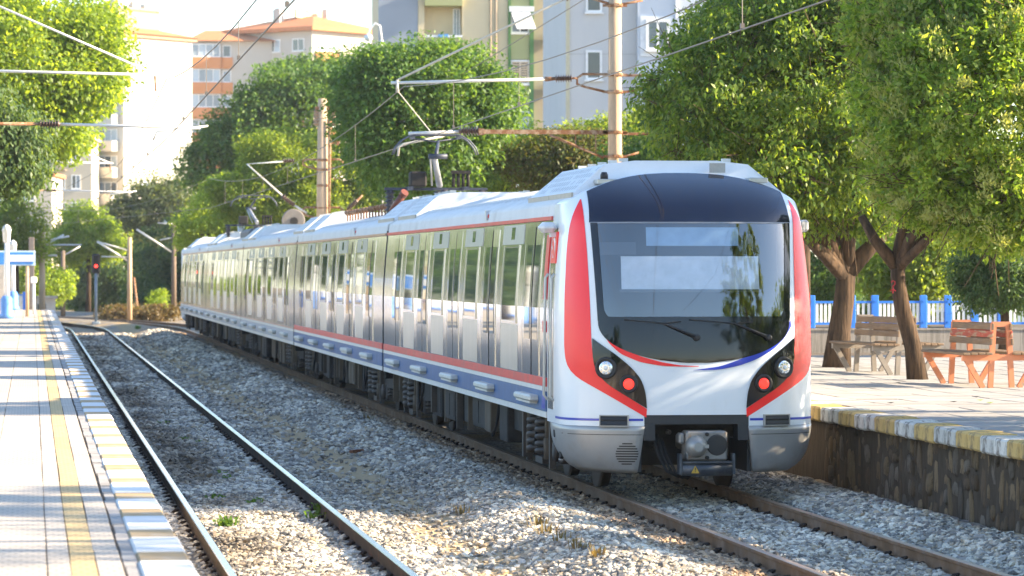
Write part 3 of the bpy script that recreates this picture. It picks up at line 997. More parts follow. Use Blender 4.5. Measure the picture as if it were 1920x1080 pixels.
    loft('smile_stripe', M_tblue, c, [(1482, 600), (1466, 624), (1443, 644), (1415, 661), (1385, 675), (1350, 687), (1300, 694)],
         [(1483, 612), (1471, 633), (1450, 655), (1420, 673), (1388, 685), (1350, 693), (1300, 694.5)], 36, 2, .007)
    # black mask below the glass, glass, dark cap above
    patch('lower_mask', M_mask, c, [1.507] + lin(1.51, 1.97, 18), lambda z: -mask_hw(z), lambda z: mask_hw(z), 20, .008)
    gz = lin(1.972, 3.065, 14)
    M_glass = glass_mat('windscreen_glass', (.9, .93, .95), .2)
    fr = .07
    w = patch('windscreen', M_glass, c, gz, lambda z: -mask_hw(z) + .02, lambda z: mask_hw(z) - .02, 24, .012)
    def rc(z):                                # rounded lower corners of the clear opening
        t = max(0, (2.13 - z) / .16)
        return mask_hw(z) - fr - .16 * (1 - math.sqrt(max(0, 1 - t * t)))
    fz = lin(1.97, 2.13, 8) + lin(2.13, 3.07, 8)[1:]
    patch('windscreen_surround', M_mask, c, fz, lambda z: -mask_hw(z), lambda z: -rc(z), 6, .018)
    patch('windscreen_surround', M_mask, c, fz, lambda z: rc(z), lambda z: mask_hw(z), 6, .018)
    patch('windscreen_surround', M_mask, c, [1.94, 2.02], lambda z: -1.0, lambda z: 1.0, 16, .017)
    cap = MB(); cap.smooth = True
    rows = []
    for j in range(13):
        r = []
        for i in range(33):
            xx = -1.135 + 2.27 * i / 32
            a = AX(xx, 3.2); s = abs(xx) / 1.38
            zt = 3.66 - .36 * s ** 2.6 - .012
            r.append(FP(a, 3.075 + (zt - 3.075) * j / 12, .010))
        rows.append(r)
    cap.grid(rows)
    cap.build('roof_cap', M_cap, c)
    b = MB(); b.smooth = True
    b.grid([[FP(AX(-1.13 + 2.26 * i / 24, z), z, .017) for i in range(25)] for z in (3.062, 3.078)])
    b.build('glass_seam', mat('grey_seal', (.22, .23, .25), .5), c)
    if not full:
        return c
    # cab interior
    b = MB()
    b.bbox((-1.2, 1.3, 1.6), (1.2, 1.34, 3.2)); b.bbox((-1.2, .5, 1.55), (1.2, 1.3, 1.6)); b.bbox((-1.22, .62, 1.6), (-1.19, 1.3, 3.2)); b.bbox((1.19, .62, 1.6), (1.22, 1.3, 3.2))
    b.bbox((-1.2, .75, 3.2), (1.2, 1.3, 3.24))
    b.bbox((-.95, .42, 1.6), (.95, .8, 1.93), .05)
    b.build('cab_interior', mat('dark_cab_lining', (.008, .01, .013), .8), c)
    def pane(nm, m_, p0, p1, off, n=8, th=.006):
        x0, z0 = pix(*p0); x1, z1 = pix(*p1)
        b = MB(); b.smooth = True
        b.grid([[FP(AX(x0 + (x1 - x0) * i / n, z), z, off) for i in range(n + 1)] for z in lin(z1, z0, 4)])
        return b.build(nm, m_, c)
    pane('sun_blind', mat('white_sun_blind', (.52, .55, .6), .6), (1163, 479), (1427, 543), -.05)
    pane('blind_bar', M_black, (1161, 542), (1429, 547), -.02)
    pane('destination_display', mat('pale_display', (.2, .31, .45), .3), (1211, 425), (1386, 460), -.03)
    pane('equipment_panel', M_black, (1123, 453), (1193, 477), -.03)
    # wipers
    for px0, px1 in ((1306, 1178), (1440, 1300)):
        b = MB()
        p0 = pix(px0, 633); pm = pix(px0 - 62, 607); p1 = pix(px1 - 8, 600)
        q = [FP(AX(*p), p[1], .035) for p in (p0, pm)]
        b.tube([q[0], q[0].lerp(q[1], .5) + Vector((0, -.02, 0)), q[1]], [.022, .014, .01], 6)
        q2 = [FP(AX(*p), p[1], .03) for p in (pix(px0 - 30, 603.5), pm, p1)]
        b.tube(q2, .008, 5)
        b.lathe([(.035, .0), (.035, -.05), (.02, -.06)], c=FP(AX(*p0), p0[1], .01), axis='Y', n=10)
        b.build('wiper', M_black, c)
    # side louvres, round horn grille
    for sgn in (-1, 1):
        x, z = pix(1151.5, 789)
        a = AX(x, z) * (1 if sgn < 0 else -1)
        p = FP(a, z, .012); d = (FP(a, z, .5) - p); d.z = 0
        rz = math.atan2(d.x, -d.y) if True else 0
        b = MB(); w_, h_ = .165, .065
        b.bbox((-w_, -.012, h_ - .012), (w_, .03, h_)); b.bbox((-w_, -.012, -h_), (w_, .03, -h_ + .012))
        b.bbox((-w_, -.0125, -h_ + .0125), (-w_ + .012, .03, h_ - .0125)); b.bbox((w_ - .012, -.0125, -h_ + .0125), (w_, .03, h_ - .0125))
        o = b.build('louvre_frame', M_silver, c, p); o.rotation_euler = (0, 0, rz)
        b = MB(); b.bbox((-w_ + .013, .004, -h_ + .013), (w_ - .013, .02, h_ - .013))
        for k in (-.5, .5):
            b.prism([(-w_ + .014, -.006, k * .055 - .022), (-w_ + .014, .003, k * .055 + .018), (-w_ + .014, .003, k * .055 + .024), (-w_ + .014, -.009, k * .055 - .016)], (2 * w_ - .028, 0, 0))
        o = b.build('louvre', M_black, c, p); o.rotation_euler = (0, 0, rz)
    x, z = pix(1176, 851)
    b = MB()
    for k in range(9):
        zz_ = (k - 4) * .0285
        wv = math.sqrt(max(0, .124 ** 2 - zz_ ** 2)) if abs(k - 4) < 4 else .055
        b.grid([[FP(AX(x + wv * (i / 4 - 1), z + zz_ + e), z + zz_ + e, .009) for i in range(9)] for e in (-.0065, .0065)])
    b.build('horn_grille', M_black, c)
    b = MB(); b.smooth = True
    b.grid([[FP(AX(-hw(z) + .02 + (hw(z) - .64) * i / 14, z), z, .0075) for i in range(15)] for z in (.702, .708)])
    b.grid([[FP(AX(.62 + (hw(z) - .64) * i / 14, z), z, .0075) for i in range(15)] for z in (.702, .708)])
    b.build('skirt_joint', M_dark, c)
    # recessed hand holds low on the corner
    for (yy, zz_, hh) in ((1.08, .70, .12), (.98, .47, .14)):
        b = MB(); b.tube([(-hw(zz_) - .006, yy, zz_), (-hw(zz_) + .03, yy, zz_)], hh * .55, 14); b.build('hand_hold', M_dark, c)
        b = MB(); b.bbox((-hw(zz_) - .012, yy - hh * .62, zz_ - hh * .55 - .012), (-hw(zz_) + .02, yy + hh * .62, zz_ - hh * .55)); b.build('foot_step', M_silver, c)
    # coupling pocket
    b = MB()
    def U(y0, y1, gi, zi, go, zo):
        b.bbox((-go, y0, zi), (go, y1, zo)); b.bbox((-go, y0, .64), (-gi, y1, zi - .001)); b.bbox((gi, y0, .64), (go, y1, zi - .001))
    U(.02, .30, .47, .82, .592, .922)
    b.bbox((-.66, .16, .28), (-.60, 1.2, .62)); b.bbox((.60, .16, .28), (.66, 1.2, .62))
    b.build('coupler_surround', mat('black_surround', (.02, .022, .026), .5), c)
    b = MB(); b.bbox((-1.2, 1.25, .3), (1.2, 1.3, .95)); b.bbox((-.62, .35, .9), (.62, 1.3, .93)); b.build('pocket_back', M_dark, c)
    return c
CAB = make_cab()

# coupler
cp = MB()
cz = .585
cp.bbox((-.20, -.02, cz - .165), (.265, .30, cz + .165), .02)
cp.bbox((-.27, .05, cz + .02), (-.2, .25, cz + .14), .02)
cp.bbox((-.10, .3, cz - .09), (.16, 1.25, cz + .09), .03)
COUP = cp.build('coupler', mat('worn_cast_coupler', (.25, .235, .215), .55, .4, var=.2, scale=6, c2=(.2, .12, .07), c2amt=(.55, .7), c2scale=9), T, (.055, -.12, 0))
b = MB(); b.lathe([(.125, 0), (.12, -.05), (.085, -.12), (.05, -.15)], c=(-.09, -.02, cz - .005), axis='Y', n=20)
b.bbox((-.03, -.15, cz - .02), (.03, -.08, cz + .02)); b.build('coupler_cone', mat('worn_cone', (.33, .32, .3), .45, .5, var=.15), COUP)
b = MB(); b.lathe([(.118, -.024), (.112, -.026), (.1, -.0275)], c=(.145, 0, cz + .01), axis='Y', n=20); b.build('coupler_cup', M_black, COUP)
b = MB()
for x in (.03,):
    for z in (cz + .13, cz - .13): b.lathe([(.022, 0), (.022, -.035), (.012, -.04)], c=(x, -.02, z), axis='Y', n=8)
b.build('coupler_pin', M_dark, COUP)
b = MB(); b.tube([(-.25, 0, .325), (.31, 0, .325)], .075, 16); b.bbox((-.285, -.06, .27), (-.255, .09, .5)); b.bbox((.315, -.06, .27), (.345, .09, .5)); b.bbox((-.25, -.07, .395), (.31, .06, .415))
b.build('coupler_cover', mat('blue_grey_cover', (.05, .06, .075), .45, .3, var=.3, c2=(.14, .14, .14), c2amt=(.5, .7)), COUP)
b = MB(); b.prism([(-.155, -.079, .285), (-.065, -.079, .285), (-.11, -.079, .37)], (0, .01, 0)); b.build('warning_triangle', mat('warning_yellow', (.6, .36, .04), .5), COUP)
b = MB(); b.bbox((-.116, -.082, .315), (-.104, -.0785, .345)); b.bbox((-.115, -.082, .298), (-.105, -.0785, .308)); b.build('exclamation_mark', M_black, COUP)
for k in range(3):
    b = MB()
    x0 = -.52 + k * .05
    b.tube([(x0, .35, .75 - .05 * k), (x0 + .03, .2, .5), (x0 + .12, .1, .3 - .01 * k), (x0 + .25, .1, .24 - .01 * k), (x0 + .36, .2, .31)], .02, 6); b.build('hose', M_rubber, COUP)
b = MB()
for x in (-.68, -.52, .35): b.lathe([(.03, .3), (.03, .22), (.02, .2)], c=(x + .2, .2, .72 if x > -.6 else .55), axis='Y', n=8)
b.build('air_cock', M_spring, COUP)

# ------------------------------------------------------------------ carriages
CL = 20.55; PITCH = 20.8; Y1 = 1.0; Y1L = 20.0
def wx(z): return -hw(z)
def wall_panel(b, y0, y1, z0, z1, off, tilt=0.0, th=.02):
    zs = [z0] + [z for z in (2.1, 2.6) if z0 < z < z1] + [z1]
    o = []
    for z in zs:
        o.append([Vector((wx(z) - off - tilt, y0, z)), Vector((wx(z) - off + tilt, y1, z))])
    b.grid([r[::-1] for r in o])
    # returns
    for r0, r1 in zip(o[:-1], o[1:]):
        for k, sg in ((0, 1), (1, -1)):
            q = [r0[k], r1[k], r1[k] + Vector((th, 0, 0)), r0[k] + Vector((th, 0, 0))]
            b.poly(q if sg > 0 else q[::-1])
    q = [o[-1][0], o[-1][1], o[-1][1] + Vector((th, 0, 0)), o[-1][0] + Vector((th, 0, 0))]; b.poly(q)
    q = [o[0][1], o[0][0], o[0][0] + Vector((th, 0, 0)), o[0][1] + Vector((th, 0, 0))]; b.poly(q)
SECT = [(-1.455, .83)] + [(-hw(z), z) for z in (1.2, 1.6, 2.1, 2.4, 2.75, 3.12)]
def section():
    L_ = [Vector((x, 0, z)) for x, z in SECT]
    return L_ + [Vector((-p.x, 0, p.z)) for p in reversed(L_)]
def roof_section():
    pts = []
    for t in lin(0, 1, 5): pts.append((-1.385 + .03 * t - .0 * t, 3.124 + (3.31 - 3.124) * t))
    for i in range(1, 20):
        x = -1.355 + 2.71 * i / 20
        pts.append((x, arch(x)))
    pts += [(-x, z) for x, z in reversed(pts[:6])]
    return pts
def shell_mesh(y0, y1):
    b = MB(); sec = section()
    r0 = [b.vert(p + Vector((0, y0, 0))) for p in sec]; r1 = [b.vert(p + Vector((0, y1, 0))) for p in sec]
    for i in range(len(sec) - 1): b.face([r0[i], r0[i + 1], r1[i + 1], r1[i]][::-1])
    b.face([r0[0], r1[0], r1[-1], r0[-1]][::-1])
    b.face(r0); b.face(r1[::-1])
    return b.mesh('carriage_body', M_steel)
def roof_mesh(y0, y1):
    b = MB(); b.smooth = True
    sec = roof_section()
    rows = [[Vector((x, y, z)) for x, z in sec] for y in (y0, y1)]
    b.grid(rows)
    b.smooth = False
    b.poly([Vector((x, y0, z)) for x, z in sec][::-1]); b.poly([Vector((x, y1, z)) for x, z in sec])
    return b.mesh('roof', M_roof)
def rib_mesh(y0, y1):
    b = MB()
    y = y0 + .3
    while y < y1 - .2:
        ring = []
        for i in range(1, 20):
            x = -1.25 + 2.5 * i / 20
            ring.append((x, arch(x)))
        for (xa_, za), (xb_, zb) in zip(ring[:-1], ring[1:]):
            b.poly([(xa_, y - .02, za + .001), (xb_, y - .02, zb + .001), (xb_, y, zb + .014), (xa_, y, za + .014)])
            b.poly([(xa_, y, za + .014), (xb_, y, zb + .014), (xb_, y + .02, zb + .001), (xa_, y + .02, za + .001)])
        y += .42
    for x in (-1.0, -.5, 0, .5, 1.0):
        b.box((x, (y0 + y1) / 2, arch(x) + .004), (.03, y1 - y0 - .1, .016))
    return b.mesh('roof_rib', M_roof)
def simple(fn, name, m):
    b = MB(); fn(b); return b.mesh(name, m)
ME = {}
for i in range(4):     # leaves and panels in slightly differing set
    t0 = random.uniform(-.0035, .0035); t1 = random.uniform(-.0035, .0035); t2 = random.uniform(-.003, .003)
    ME['leaf', i] = simple(lambda b: wall_panel(b, -.33, .33, .93, 3.06, .006, t0), 'door_leaf', M_steel)
    ME['leafw', i] = simple(lambda b: wall_panel(b, -.21, .21, 1.72, 2.84, .012, t1 * .7), 'door_window', M_win)
    ME['win', i] = simple(lambda b: wall_panel(b, -.62, .62, 1.92, 2.82, .010, t2), 'window', M_win)
    ME['under', i] = simple(lambda b: wall_panel(b, -.78, .78, 1.305, 1.87, .005, t1 * .5), 'waist_panel', M_brush)
    ME['upper', i] = simple(lambda b: wall_panel(b, -.98, .98, 2.86, 3.1, .005, t0 * .5), 'cantrail_panel', M_cant)
    ME['pil', i] = simple(lambda b: wall_panel(b, -.17, .17, 1.31, 2.845, .004, t2 * 1.2), 'pillar_panel', M_steel)
ME['winf'] = simple(lambda b: (wall_panel(b, -.68, .68, 1.885, 1.915, .016), wall_panel(b, -.68, .68, 2.825, 2.85, .016), wall_panel(b, -.68, -.63, 1.916, 2.824, .016), wall_panel(b, .63, .68, 1.916, 2.824, .016)), 'window_frame', M_steel)
ME['vent'] = simple(lambda b: wall_panel(b, -.15, .15, 2.92, 3.07, .009), 'vent_window', M_win)
ME['step'] = simple(lambda b: (b.bbox((-1.58, -.68, 1.0), (-1.45, .68, 1.075), .02), b.bbox((-1.56, -.6, .975), (-1.45, .6, .998))), 'door_step', M_galv)
ME['seal'] = simple(lambda b: (wall_panel(b, -.008, .008, .94, 3.06, .0085)), 'door_seal', M_rubber)
ME['hand'] = simple(lambda b: b.tube([(-1.49, 0, 2.35), (-1.5, 0, 2.33), (-1.5, 0, 2.2), (-1.49, 0, 2.18)], .012, 5), 'door_handle', M_galv)
def band(y0, y1, z0, z1, off, nm, m_):
    return simple(lambda b: wall_panel(b, y0, y1, z0, z1, off), nm, m_)
M_marker = mat('small_red_lamp', (.6, .05, .03), .3)

def carriage(yk, y0, y1, doors, sheen, k):
    body = inst('carriage_body', ME.setdefault(('shell', y0), shell_mesh(y0, y1)), T, (0, yk, 0))
    inst('roof', ME.setdefault(('roof', y0), roof_mesh(y0, y1)), body)
    inst('roof_rib', ME.setdefault(('rib', y0), rib_mesh(y0, y1)), body)
    for i, d in enumerate(doors):
        for s in (-1, 1):
            v = random.randrange(4)
            inst('door_leaf', ME['leaf', v], body, (0, d + s * .335, 0)); inst('door_window', ME['leafw', random.randrange(4)], body, (0, d + s * .335, 0))
        inst('door_seal', ME['seal'], body, (0, d, 0))
        inst('door_step', ME['step'], body, (0, d, 0))
    for d in [(a + b_) / 2 for a, b_ in zip(doors[:-1], doors[1:])]:
        v = random.randrange(4)
        inst('window', ME['win', v], body, (0, d, 0)); inst('window_frame', ME['winf'], body, (0, d, 0)); inst('waist_panel', ME['under', v], body, (0, d, 0))
        inst('cantrail_panel', ME['upper', v], body, (0, d, 0)); inst('vent_window', ME['vent'], body, (0, d, 0))
        for s in (-1, 1): inst('pillar_panel', ME['pil', random.randrange(4)], body, (0, d + s * 1.0, 0))
    a, c = y0 + .02, y1 - .02
    key = (y0, sheen)
    inst('sill', ME.setdefault(('sill', y0), band(a, c, .832, .9, .009, 'sill', M_bandw)), body)
    inst('blue_band', ME.setdefault(('bb', key), band(a, c, .905, 1.135, .0115, 'blue_band', M_bandg if sheen else M_bandb)), body)
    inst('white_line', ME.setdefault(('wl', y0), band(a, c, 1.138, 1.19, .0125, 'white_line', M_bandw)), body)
    inst('red_band', ME.setdefault(('rb', key), band(a, c, 1.193, 1.225 if sheen else 1.295, .0128, 'red_band', M_bando if sheen else M_bandr)), body)
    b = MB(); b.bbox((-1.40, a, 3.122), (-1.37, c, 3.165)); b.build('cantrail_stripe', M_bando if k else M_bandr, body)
    b = MB(); b.prism([(-1.395, y0 + 6, 3.2), (-1.395, y0 + 6.1, 3.33), (-1.395, y0 + 6.2, 3.33), (-1.395, y0 + 6.2, 3.2)], (.09, 0, 0)); b.build('marker_lamp_hood', M_galv, body)
    b = MB(); b.lathe([(.035, 0), (.035, -.03), (.02, -.04)], c=(-1.35, y0 + 6.03, 3.25), axis='Y', n=8); b.build('marker_lamp', M_marker, body)
    return body
DO = [2.4, 6.4, 10.4, 14.4, 18.4]
bodies = []
off1 = .55
bodies.append(carriage(0, 1.63, 20.95, [d + off1 - .0 for d in DO], False, 0))
for k in range(1, 5):
    bodies.append(carriage(21.2 + (k - 1) * PITCH, 0, CL, DO, k >= 2, k))
# gangways
for k in range(4):
    y = 20.95 + k * PITCH if k else 20.95
    y0 = [20.95, 21.2 + CL, 21.2 + PITCH + CL, 21.2 + 2 * PITCH + CL][k]; y1 = 21.2 + k * PITCH
    b = MB()
    sec = [(-1.425, .7), (-1.425, 2.1), (-1.355, 3.1), (-1.3, 3.3), (-.9, 3.46), (0, 3.56), (.9, 3.46), (1.3, 3.3), (1.36, 3.1), (1.425, 2.1), (1.425, .7)]
    for j in range(5):
        ya = y0 + (y1 - y0) * (j + .1) / 5; yb = y0 + (y1 - y0) * (j + .9) / 5
        sc_ = 1.0 if j % 2 == 0 else .985
        b.prism([(x * sc_, ya, z) for x, z in sec], (0, yb - ya, 0))
    b.bbox((-1.38, y0 - .01, .72), (1.38, y1 + .01, 3.2))
    b.build('gangway', M_rubber, T)
# rear end
b = MB(); b.bbox((-1.43, 21.2 + 3 * PITCH + CL, .5), (1.43, 21.2 + 3 * PITCH + CL + .25, 3.4), .12); b.build('rear_end', M_body, T)

# cab side door with rails, red panel, badge, mirror
b = MB(); wall_panel(b, 1.12, 1.52, .95, 3.02, .006); b.build('cab_door', M_steel, CAB)
b = MB(); wall_panel(b, 1.24, 1.42, 1.75, 2.55, .011); b.build('cab_door_window', M_win, CAB)
b = MB()
for y in (1.08, 1.56):
    b.tube([(-1.46, y, 1.05), (-1.505, y, 1.1), (-1.505 + .02, y, 2.45), (-1.45, y, 2.5)], .016, 6)
b.build('handrail', M_galv, CAB)
b = MB(); wall_panel(b, 1.1, 1.5, 2.62, 2.98, .014); b.build('red_badge', M_tred, CAB)
b = MB()
cy, cz_ = 1.31, 2.8
ang = lin(.6, 2 * math.pi - .6, 20)
o_ = [Vector((wx(cz_ + .12 * math.sin(a)) - .016, cy - .12 * math.cos(a) * -1, cz_ + .12 * math.sin(a))) for a in ang]
i_ = [Vector((wx(cz_) - .016, cy + .028 + .092 * math.cos(a), cz_ + .092 * math.sin(a))) for a in lin(.78, 2 * math.pi - .78, 20)]
b.grid([o_, i_])
st5 = []
for k in range(10):
    r_ = .045 if k % 2 == 0 else .018; a = k * math.pi / 5
    st5.append(Vector((wx(cz_) - .017, cy + .105 + r_ * math.cos(a), cz_ + r_ * math.sin(a))))
b.poly(st5)
b.build('crescent_and_star', M_white, CAB)
b = MB(); b.bbox((-1.60, 1.15, 2.97), (-1.40, 1.42, 3.09), .05); b.bbox((-1.47, 1.22, 2.92), (-1.40, 1.36, 2.975)); b.build('side_camera_pod', M_roofs, CAB)
b = MB(); b.bbox((1.42, 1.0, 2.98), (1.5, 1.3, 3.12), .03); b.build('side_camera_pod', M_silver, CAB)
rp = MB(); wall_panel(rp, 1.68, 1.92, 2.2, 2.95, .014); wall_panel(rp, 1.68, 1.92, 1.82, 1.95, .014); rp.build('red_side_panel', M_bandr, bodies[0])
bl = MB()
bl.poly([(wx(1.6) - .015, 1.70, .93), (wx(1.6) - .015, 2.0, .93), (wx(1.6) - .015, 1.72, 1.75), (wx(1.6) - .015, 1.66, 1.75)][::-1]); bl.build('blue_side_flash', M_tblue, bodies[0])

# ------------------------------------------------------------------ roof equipment
def ac_unit(yc, ln, side=True):
    b = MB()
    prof = [(-1.22, 3.33), (-1.22, 3.43), (-.86, 3.76), (-.5, 3.80), (.5, 3.80), (.86, 3.76), (1.22, 3.43), (1.22, 3.33)]
    h = ln / 2
    ins = .42
    r0 = [Vector((x * (1 if z < 3.5 else .97), yc - h + (0 if z < 3.5 else .12), z)) for x, z in prof]
    r1 = [Vector((x * (1 if z < 3.5 else .97), yc + h - (0 if z < 3.5 else .12), z)) for x, z in prof]
    b.poly(r0); b.poly(r1[::-1])
    for i in range(len(prof) - 1): b.poly([r0[i], r0[i + 1], r1[i + 1], r1[i]][::-1])
    a = b.build('air_conditioner', M_roofs, T)
    b = MB()
    d = (Vector((-.86 * .97, 0, 3.76)) - Vector((-1.22, 0, 3.43)))
    nrm = Vector((-d.z, 0, d.x)).normalized()
    for i in range(int(ln / .19)):
        y = yc - h + .22 + i * .19
        if y > yc + h - .2: break
        for t0, t1 in ((.12, .27), (.33, .48), (.55, .7), (.76, .9)):
            if random.random() < .12: continue
            p, q = Vector((-1.22, 0, 3.43)) + d * t0, Vector((-1.22, 0, 3.43)) + d * t1
            for s in (0, .05):
                b.poly([p + nrm * .004 + Vector((0, y + s, 0)), q + nrm * .004 + Vector((0, y + s + .03, 0)), q + nrm * .004 + Vector((0, y + s + .045, 0)), p + nrm * .004 + Vector((0, y + s + .015, 0))])
    b.build('cooling_slots', mat('slot_grey', (.16, .18, .2), .7), a, kind='stuff')
    b = MB()
    n_ = 2
    for i in range(n_):
        b.bbox((-1.245, yc - h + .02 + i * ln / n_, 3.325), (-1.2205, yc - h + (i + 1) * ln / n_ - .02, 3.43))
    b.build('edge_cover', mat('beige_cover', (.42, .38, .31), .6), a)
    for x, z in ((-.6, 3.80), (.6, 3.8)):
        b = MB()
        for i in range(5): b.bbox((x - .05, yc - h + .25 + i * (ln - .5) / 4 - .03, z - .01), (x + .05, yc - h + .25 + i * (ln - .5) / 4 + .03, z + .03))
        b.build('roof_clamp', M_galv, a)
    return a
A0 = ac_unit(2.95, 3.6)
b = MB(); b.bbox((-.98, .93, 3.52), (-.74, 1.2, 3.58), .01); b.build('lamp_bracket', M_cant, A0)
b = MB(); b.bbox((.78, .93, 3.54), (1.0, 1.2, 3.60), .01); b.build('lamp_bracket', M_cant, A0)
b = MB(); b.lathe([(.045, 0), (.045, .05), (.03, .08)], c=(-.88, 1.05, 3.58), n=8); b.build('horn', M_black, A0)
b = MB(); b.bbox((.36, 1.12, 3.66), (.54, 1.15, 3.77)); b.build('notice_plate', mat('notice_plate', (.3, .3, .28), .6), A0)
joints = [21.07, 21.2 + CL + .12, 21.2 + PITCH + CL + .12, 21.2 + 2 * PITCH + CL + .12]
for j in joints:
    for s in (-1, 1): ac_unit(j + s * 1.75, 2.7)
ac_unit(21.2 + 3 * PITCH + CL - 2.3, 3.2)
def insulator(c, h, r0=.05, r1=.085, n=5, name='insulator', parent=None, m_=None, d=(0, 0, 1)):
    prof = [(r0, 0)]
    for i in range(n):
        z = h * (i + .3) / n
        prof += [(r0, z - .1 * h / n), (r1, z), (r1 * .96, z + .12 * h / n), (r0, z + .35 * h / n)]
    prof.append((r0, h))
    b = MB(); b.lathe(prof, n=12)
    o = b.build(name, m_ or M_porc, parent, c)
    o.rotation_mode = 'QUATERNION'; o.rotation_quaternion = Vector((0, 0, 1)).rotation_difference(Vector(d))
    return o
def pantograph(y, sgn):
    b = MB()
    zb = 4.0
    b.bbox((-.95, y - .05, zb), (.95, y + .05, zb + .05)); b.bbox((-.55, y - .55, zb + .001), (-.47, y + .55, zb + .06)); b.bbox((.47, y - .55, zb + .001), (.55, y + .55, zb + .06))
    pa = b.build('pantograph', mat('dark_blue_pantograph', (.04, .05, .075), .55, .3, var=.2), T)
    for x, yy in ((-.85, y), (.85, y), (.1, y - .5), (.1, y + .5)):
        insulator((x, yy, arch(x)), zb - arch(x), .06, .1, 6, parent=pa, m_=mat('dark_insulator', (.05, .045, .05), .4))
    b = MB(); b.tube([(.1, y - sgn * .3, zb + .1), (-.12, y + sgn * .75, zb + .6)], [.062, .05], 10); b.build('lower_arm', mat('grey_arm', (.3, .32, .36), .5, .3), pa)
    b = MB(); b.tube([(-.22, y + sgn * .75, zb + .6), (.12, y + sgn * .75, zb + .6)], .05, 10)
    b.tube([(-.08, y + sgn * .72, zb + .62), (.06, y - sgn * .15, zb + .9)], [.038, .028], 8); b.build('upper_arm', pa.data.materials[0], pa)
    b = MB(); b.tube([(-.05, y - sgn * .2, zb + .1), (-.18, y + sgn * .72, zb + .56)], .018, 6); b.build('guide_rod', M_galv, pa)
    b = MB(); b.bbox((-.5, y - .3, zb + .06), (-.2, y + .1, zb + .34), .03); b.build('air_unit', M_dark, pa)
    b = MB()
    for k in range(4): b.tube([(.3 + k * .09, y - .2, zb + .06), (.3 + k * .09, y - .2, zb + .32)], .03, 6)
    b.bbox((.26, y - .25, zb + .3), (.62, y - .15, zb + .36)); b.build('spring_unit', M_dark, pa)
    zt = zb + 1.02
    b = MB()
    yc = y - sgn * .15
    for dy in (-.16, .16):
        b.tube([(-.78, yc + dy, zt - .36), (-.74, yc + dy, zt - .24), (-.62, yc + dy, zt - .1), (-.46, yc + dy, zt - .012), (-.4, yc + dy, zt), (.4, yc + dy, zt), (.46, yc + dy, zt - .012), (.62, yc + dy, zt - .1), (.74, yc + dy, zt - .24), (.78, yc + dy, zt - .36)], .015, 6)
    for x in (-.42, .42): b.bbox((x - .03, yc - .2, zt - .075), (x + .03, yc + .2, zt - .03))
    b.tube([(-.42, yc, zt - .06), (0, yc, zt - .12), (.42, yc, zt - .06)], .016, 6)
    b.build('collector_head', mat('collector_steel', (.1, .11, .13), .5, .5), pa)
pantograph(26.0, -1)
pantograph(80.5, 1)
# high-voltage gear behind the first pantograph
b = MB()
for i in range(14):
    y = 27.6 + i * .62
    b.tube([(-.78, y, arch(.78) - .01), (-.78, y, 3.72)], .018, 6)
b.tube([(-.78, 27.3, 3.74), (-.78, 36.2, 3.74)], .03, 6)
for i in range(14): b.lathe([(.04, -.05), (.06, 0), (.04, .05)], c=(-.78, 27.6 + i * .62, 3.73), axis='Y', n=8)
b.build('busbar', M_rust, T)
b = MB(); b.tube([(-.95, 24.6, 3.6), (-.78, 24.35, 3.88)], .065, 12); b.tube([(-.78, 24.35, 3.88), (-.75, 24.3, 3.93)], .075, 12); b.build('surge_arrester', mat('red_brown_arrester', (.13, .035, .02), .45), T)
b = MB(); b.bbox((-.9, 24.2, 3.4), (-.5, 25.2, 3.6), .03); b.bbox((.1, 29, 3.5), (.9, 33, 3.82), .06); b.build('roof_box', M_roofs, T)
b = MB(); b.bbox((-.9, 63.2 + 5.0, 3.4), (.9, 63.2 + 9.5, 3.78), .1); b.build('roof_box', mat('dark_roof_box', (.08, .09, .11), .6), T)

# ------------------------------------------------------------------ underframe and bogies
def underframe(yk, y0, y1):
    b = MB(); b.bbox((-1.22, yk + y0 + .1, .5), (1.22, yk + y1 - .1, .826)); b.bbox((-.9, yk + y0 + 4.6, .3), (.9, yk + y1 - 4.6, .499))
    u = b.build('underframe', M_dark, T)
    L_ = y1 - y0
    rr_ = random.Random(int(yk) + 3)
    y = y0 + 4.9
    while y < y0 + L_ - 5.4:
        ln = rr_.uniform(.5, 1.5); d = rr_.uniform(0, .12); zb = rr_.uniform(.27, .42)
        b = MB(); b.bbox((-1.38 + d, yk + y, zb), (-.6, yk + y + ln, .80), .015)
        o = b.build('equipment_box', M_box if rr_.random() < .4 else M_dark, u)
        if ln > .8:
            h = MB()
            for q in range(2): h.bbox((-1.388 + d, yk + y + .08 + q * ln * .5, zb + .06), (-1.3785 + d, yk + y + ln * .5 - .04 + q * ln * .5, .76))
            h.build('box_cover', o.data.materials[0], u)
        y += ln + rr_.uniform(.1, .7)
    for q in range(9):
        y = y0 + rr_.uniform(.5, L_ - .5)
        b = MB(); zb = rr_.uniform(.2, .4); b.bbox((-1.36, yk + y, zb), (-1.27, yk + y + rr_.uniform(.05, .12), .82)); b.build('bracket', M_spring if q % 2 else M_box, u)
    for q in range(4):
        y = y0 + rr_.uniform(1, L_ - 2)
        b = MB(); b.tube([(-1.3, yk + y, .8), (-1.33, yk + y + .1, .5), (-1.33, yk + y + .45, .36), (-1.3, yk + y + .75, .55), (-1.28, yk + y + .8, .8)], .02, 6); b.build('cable', M_rubber, u)
    return u
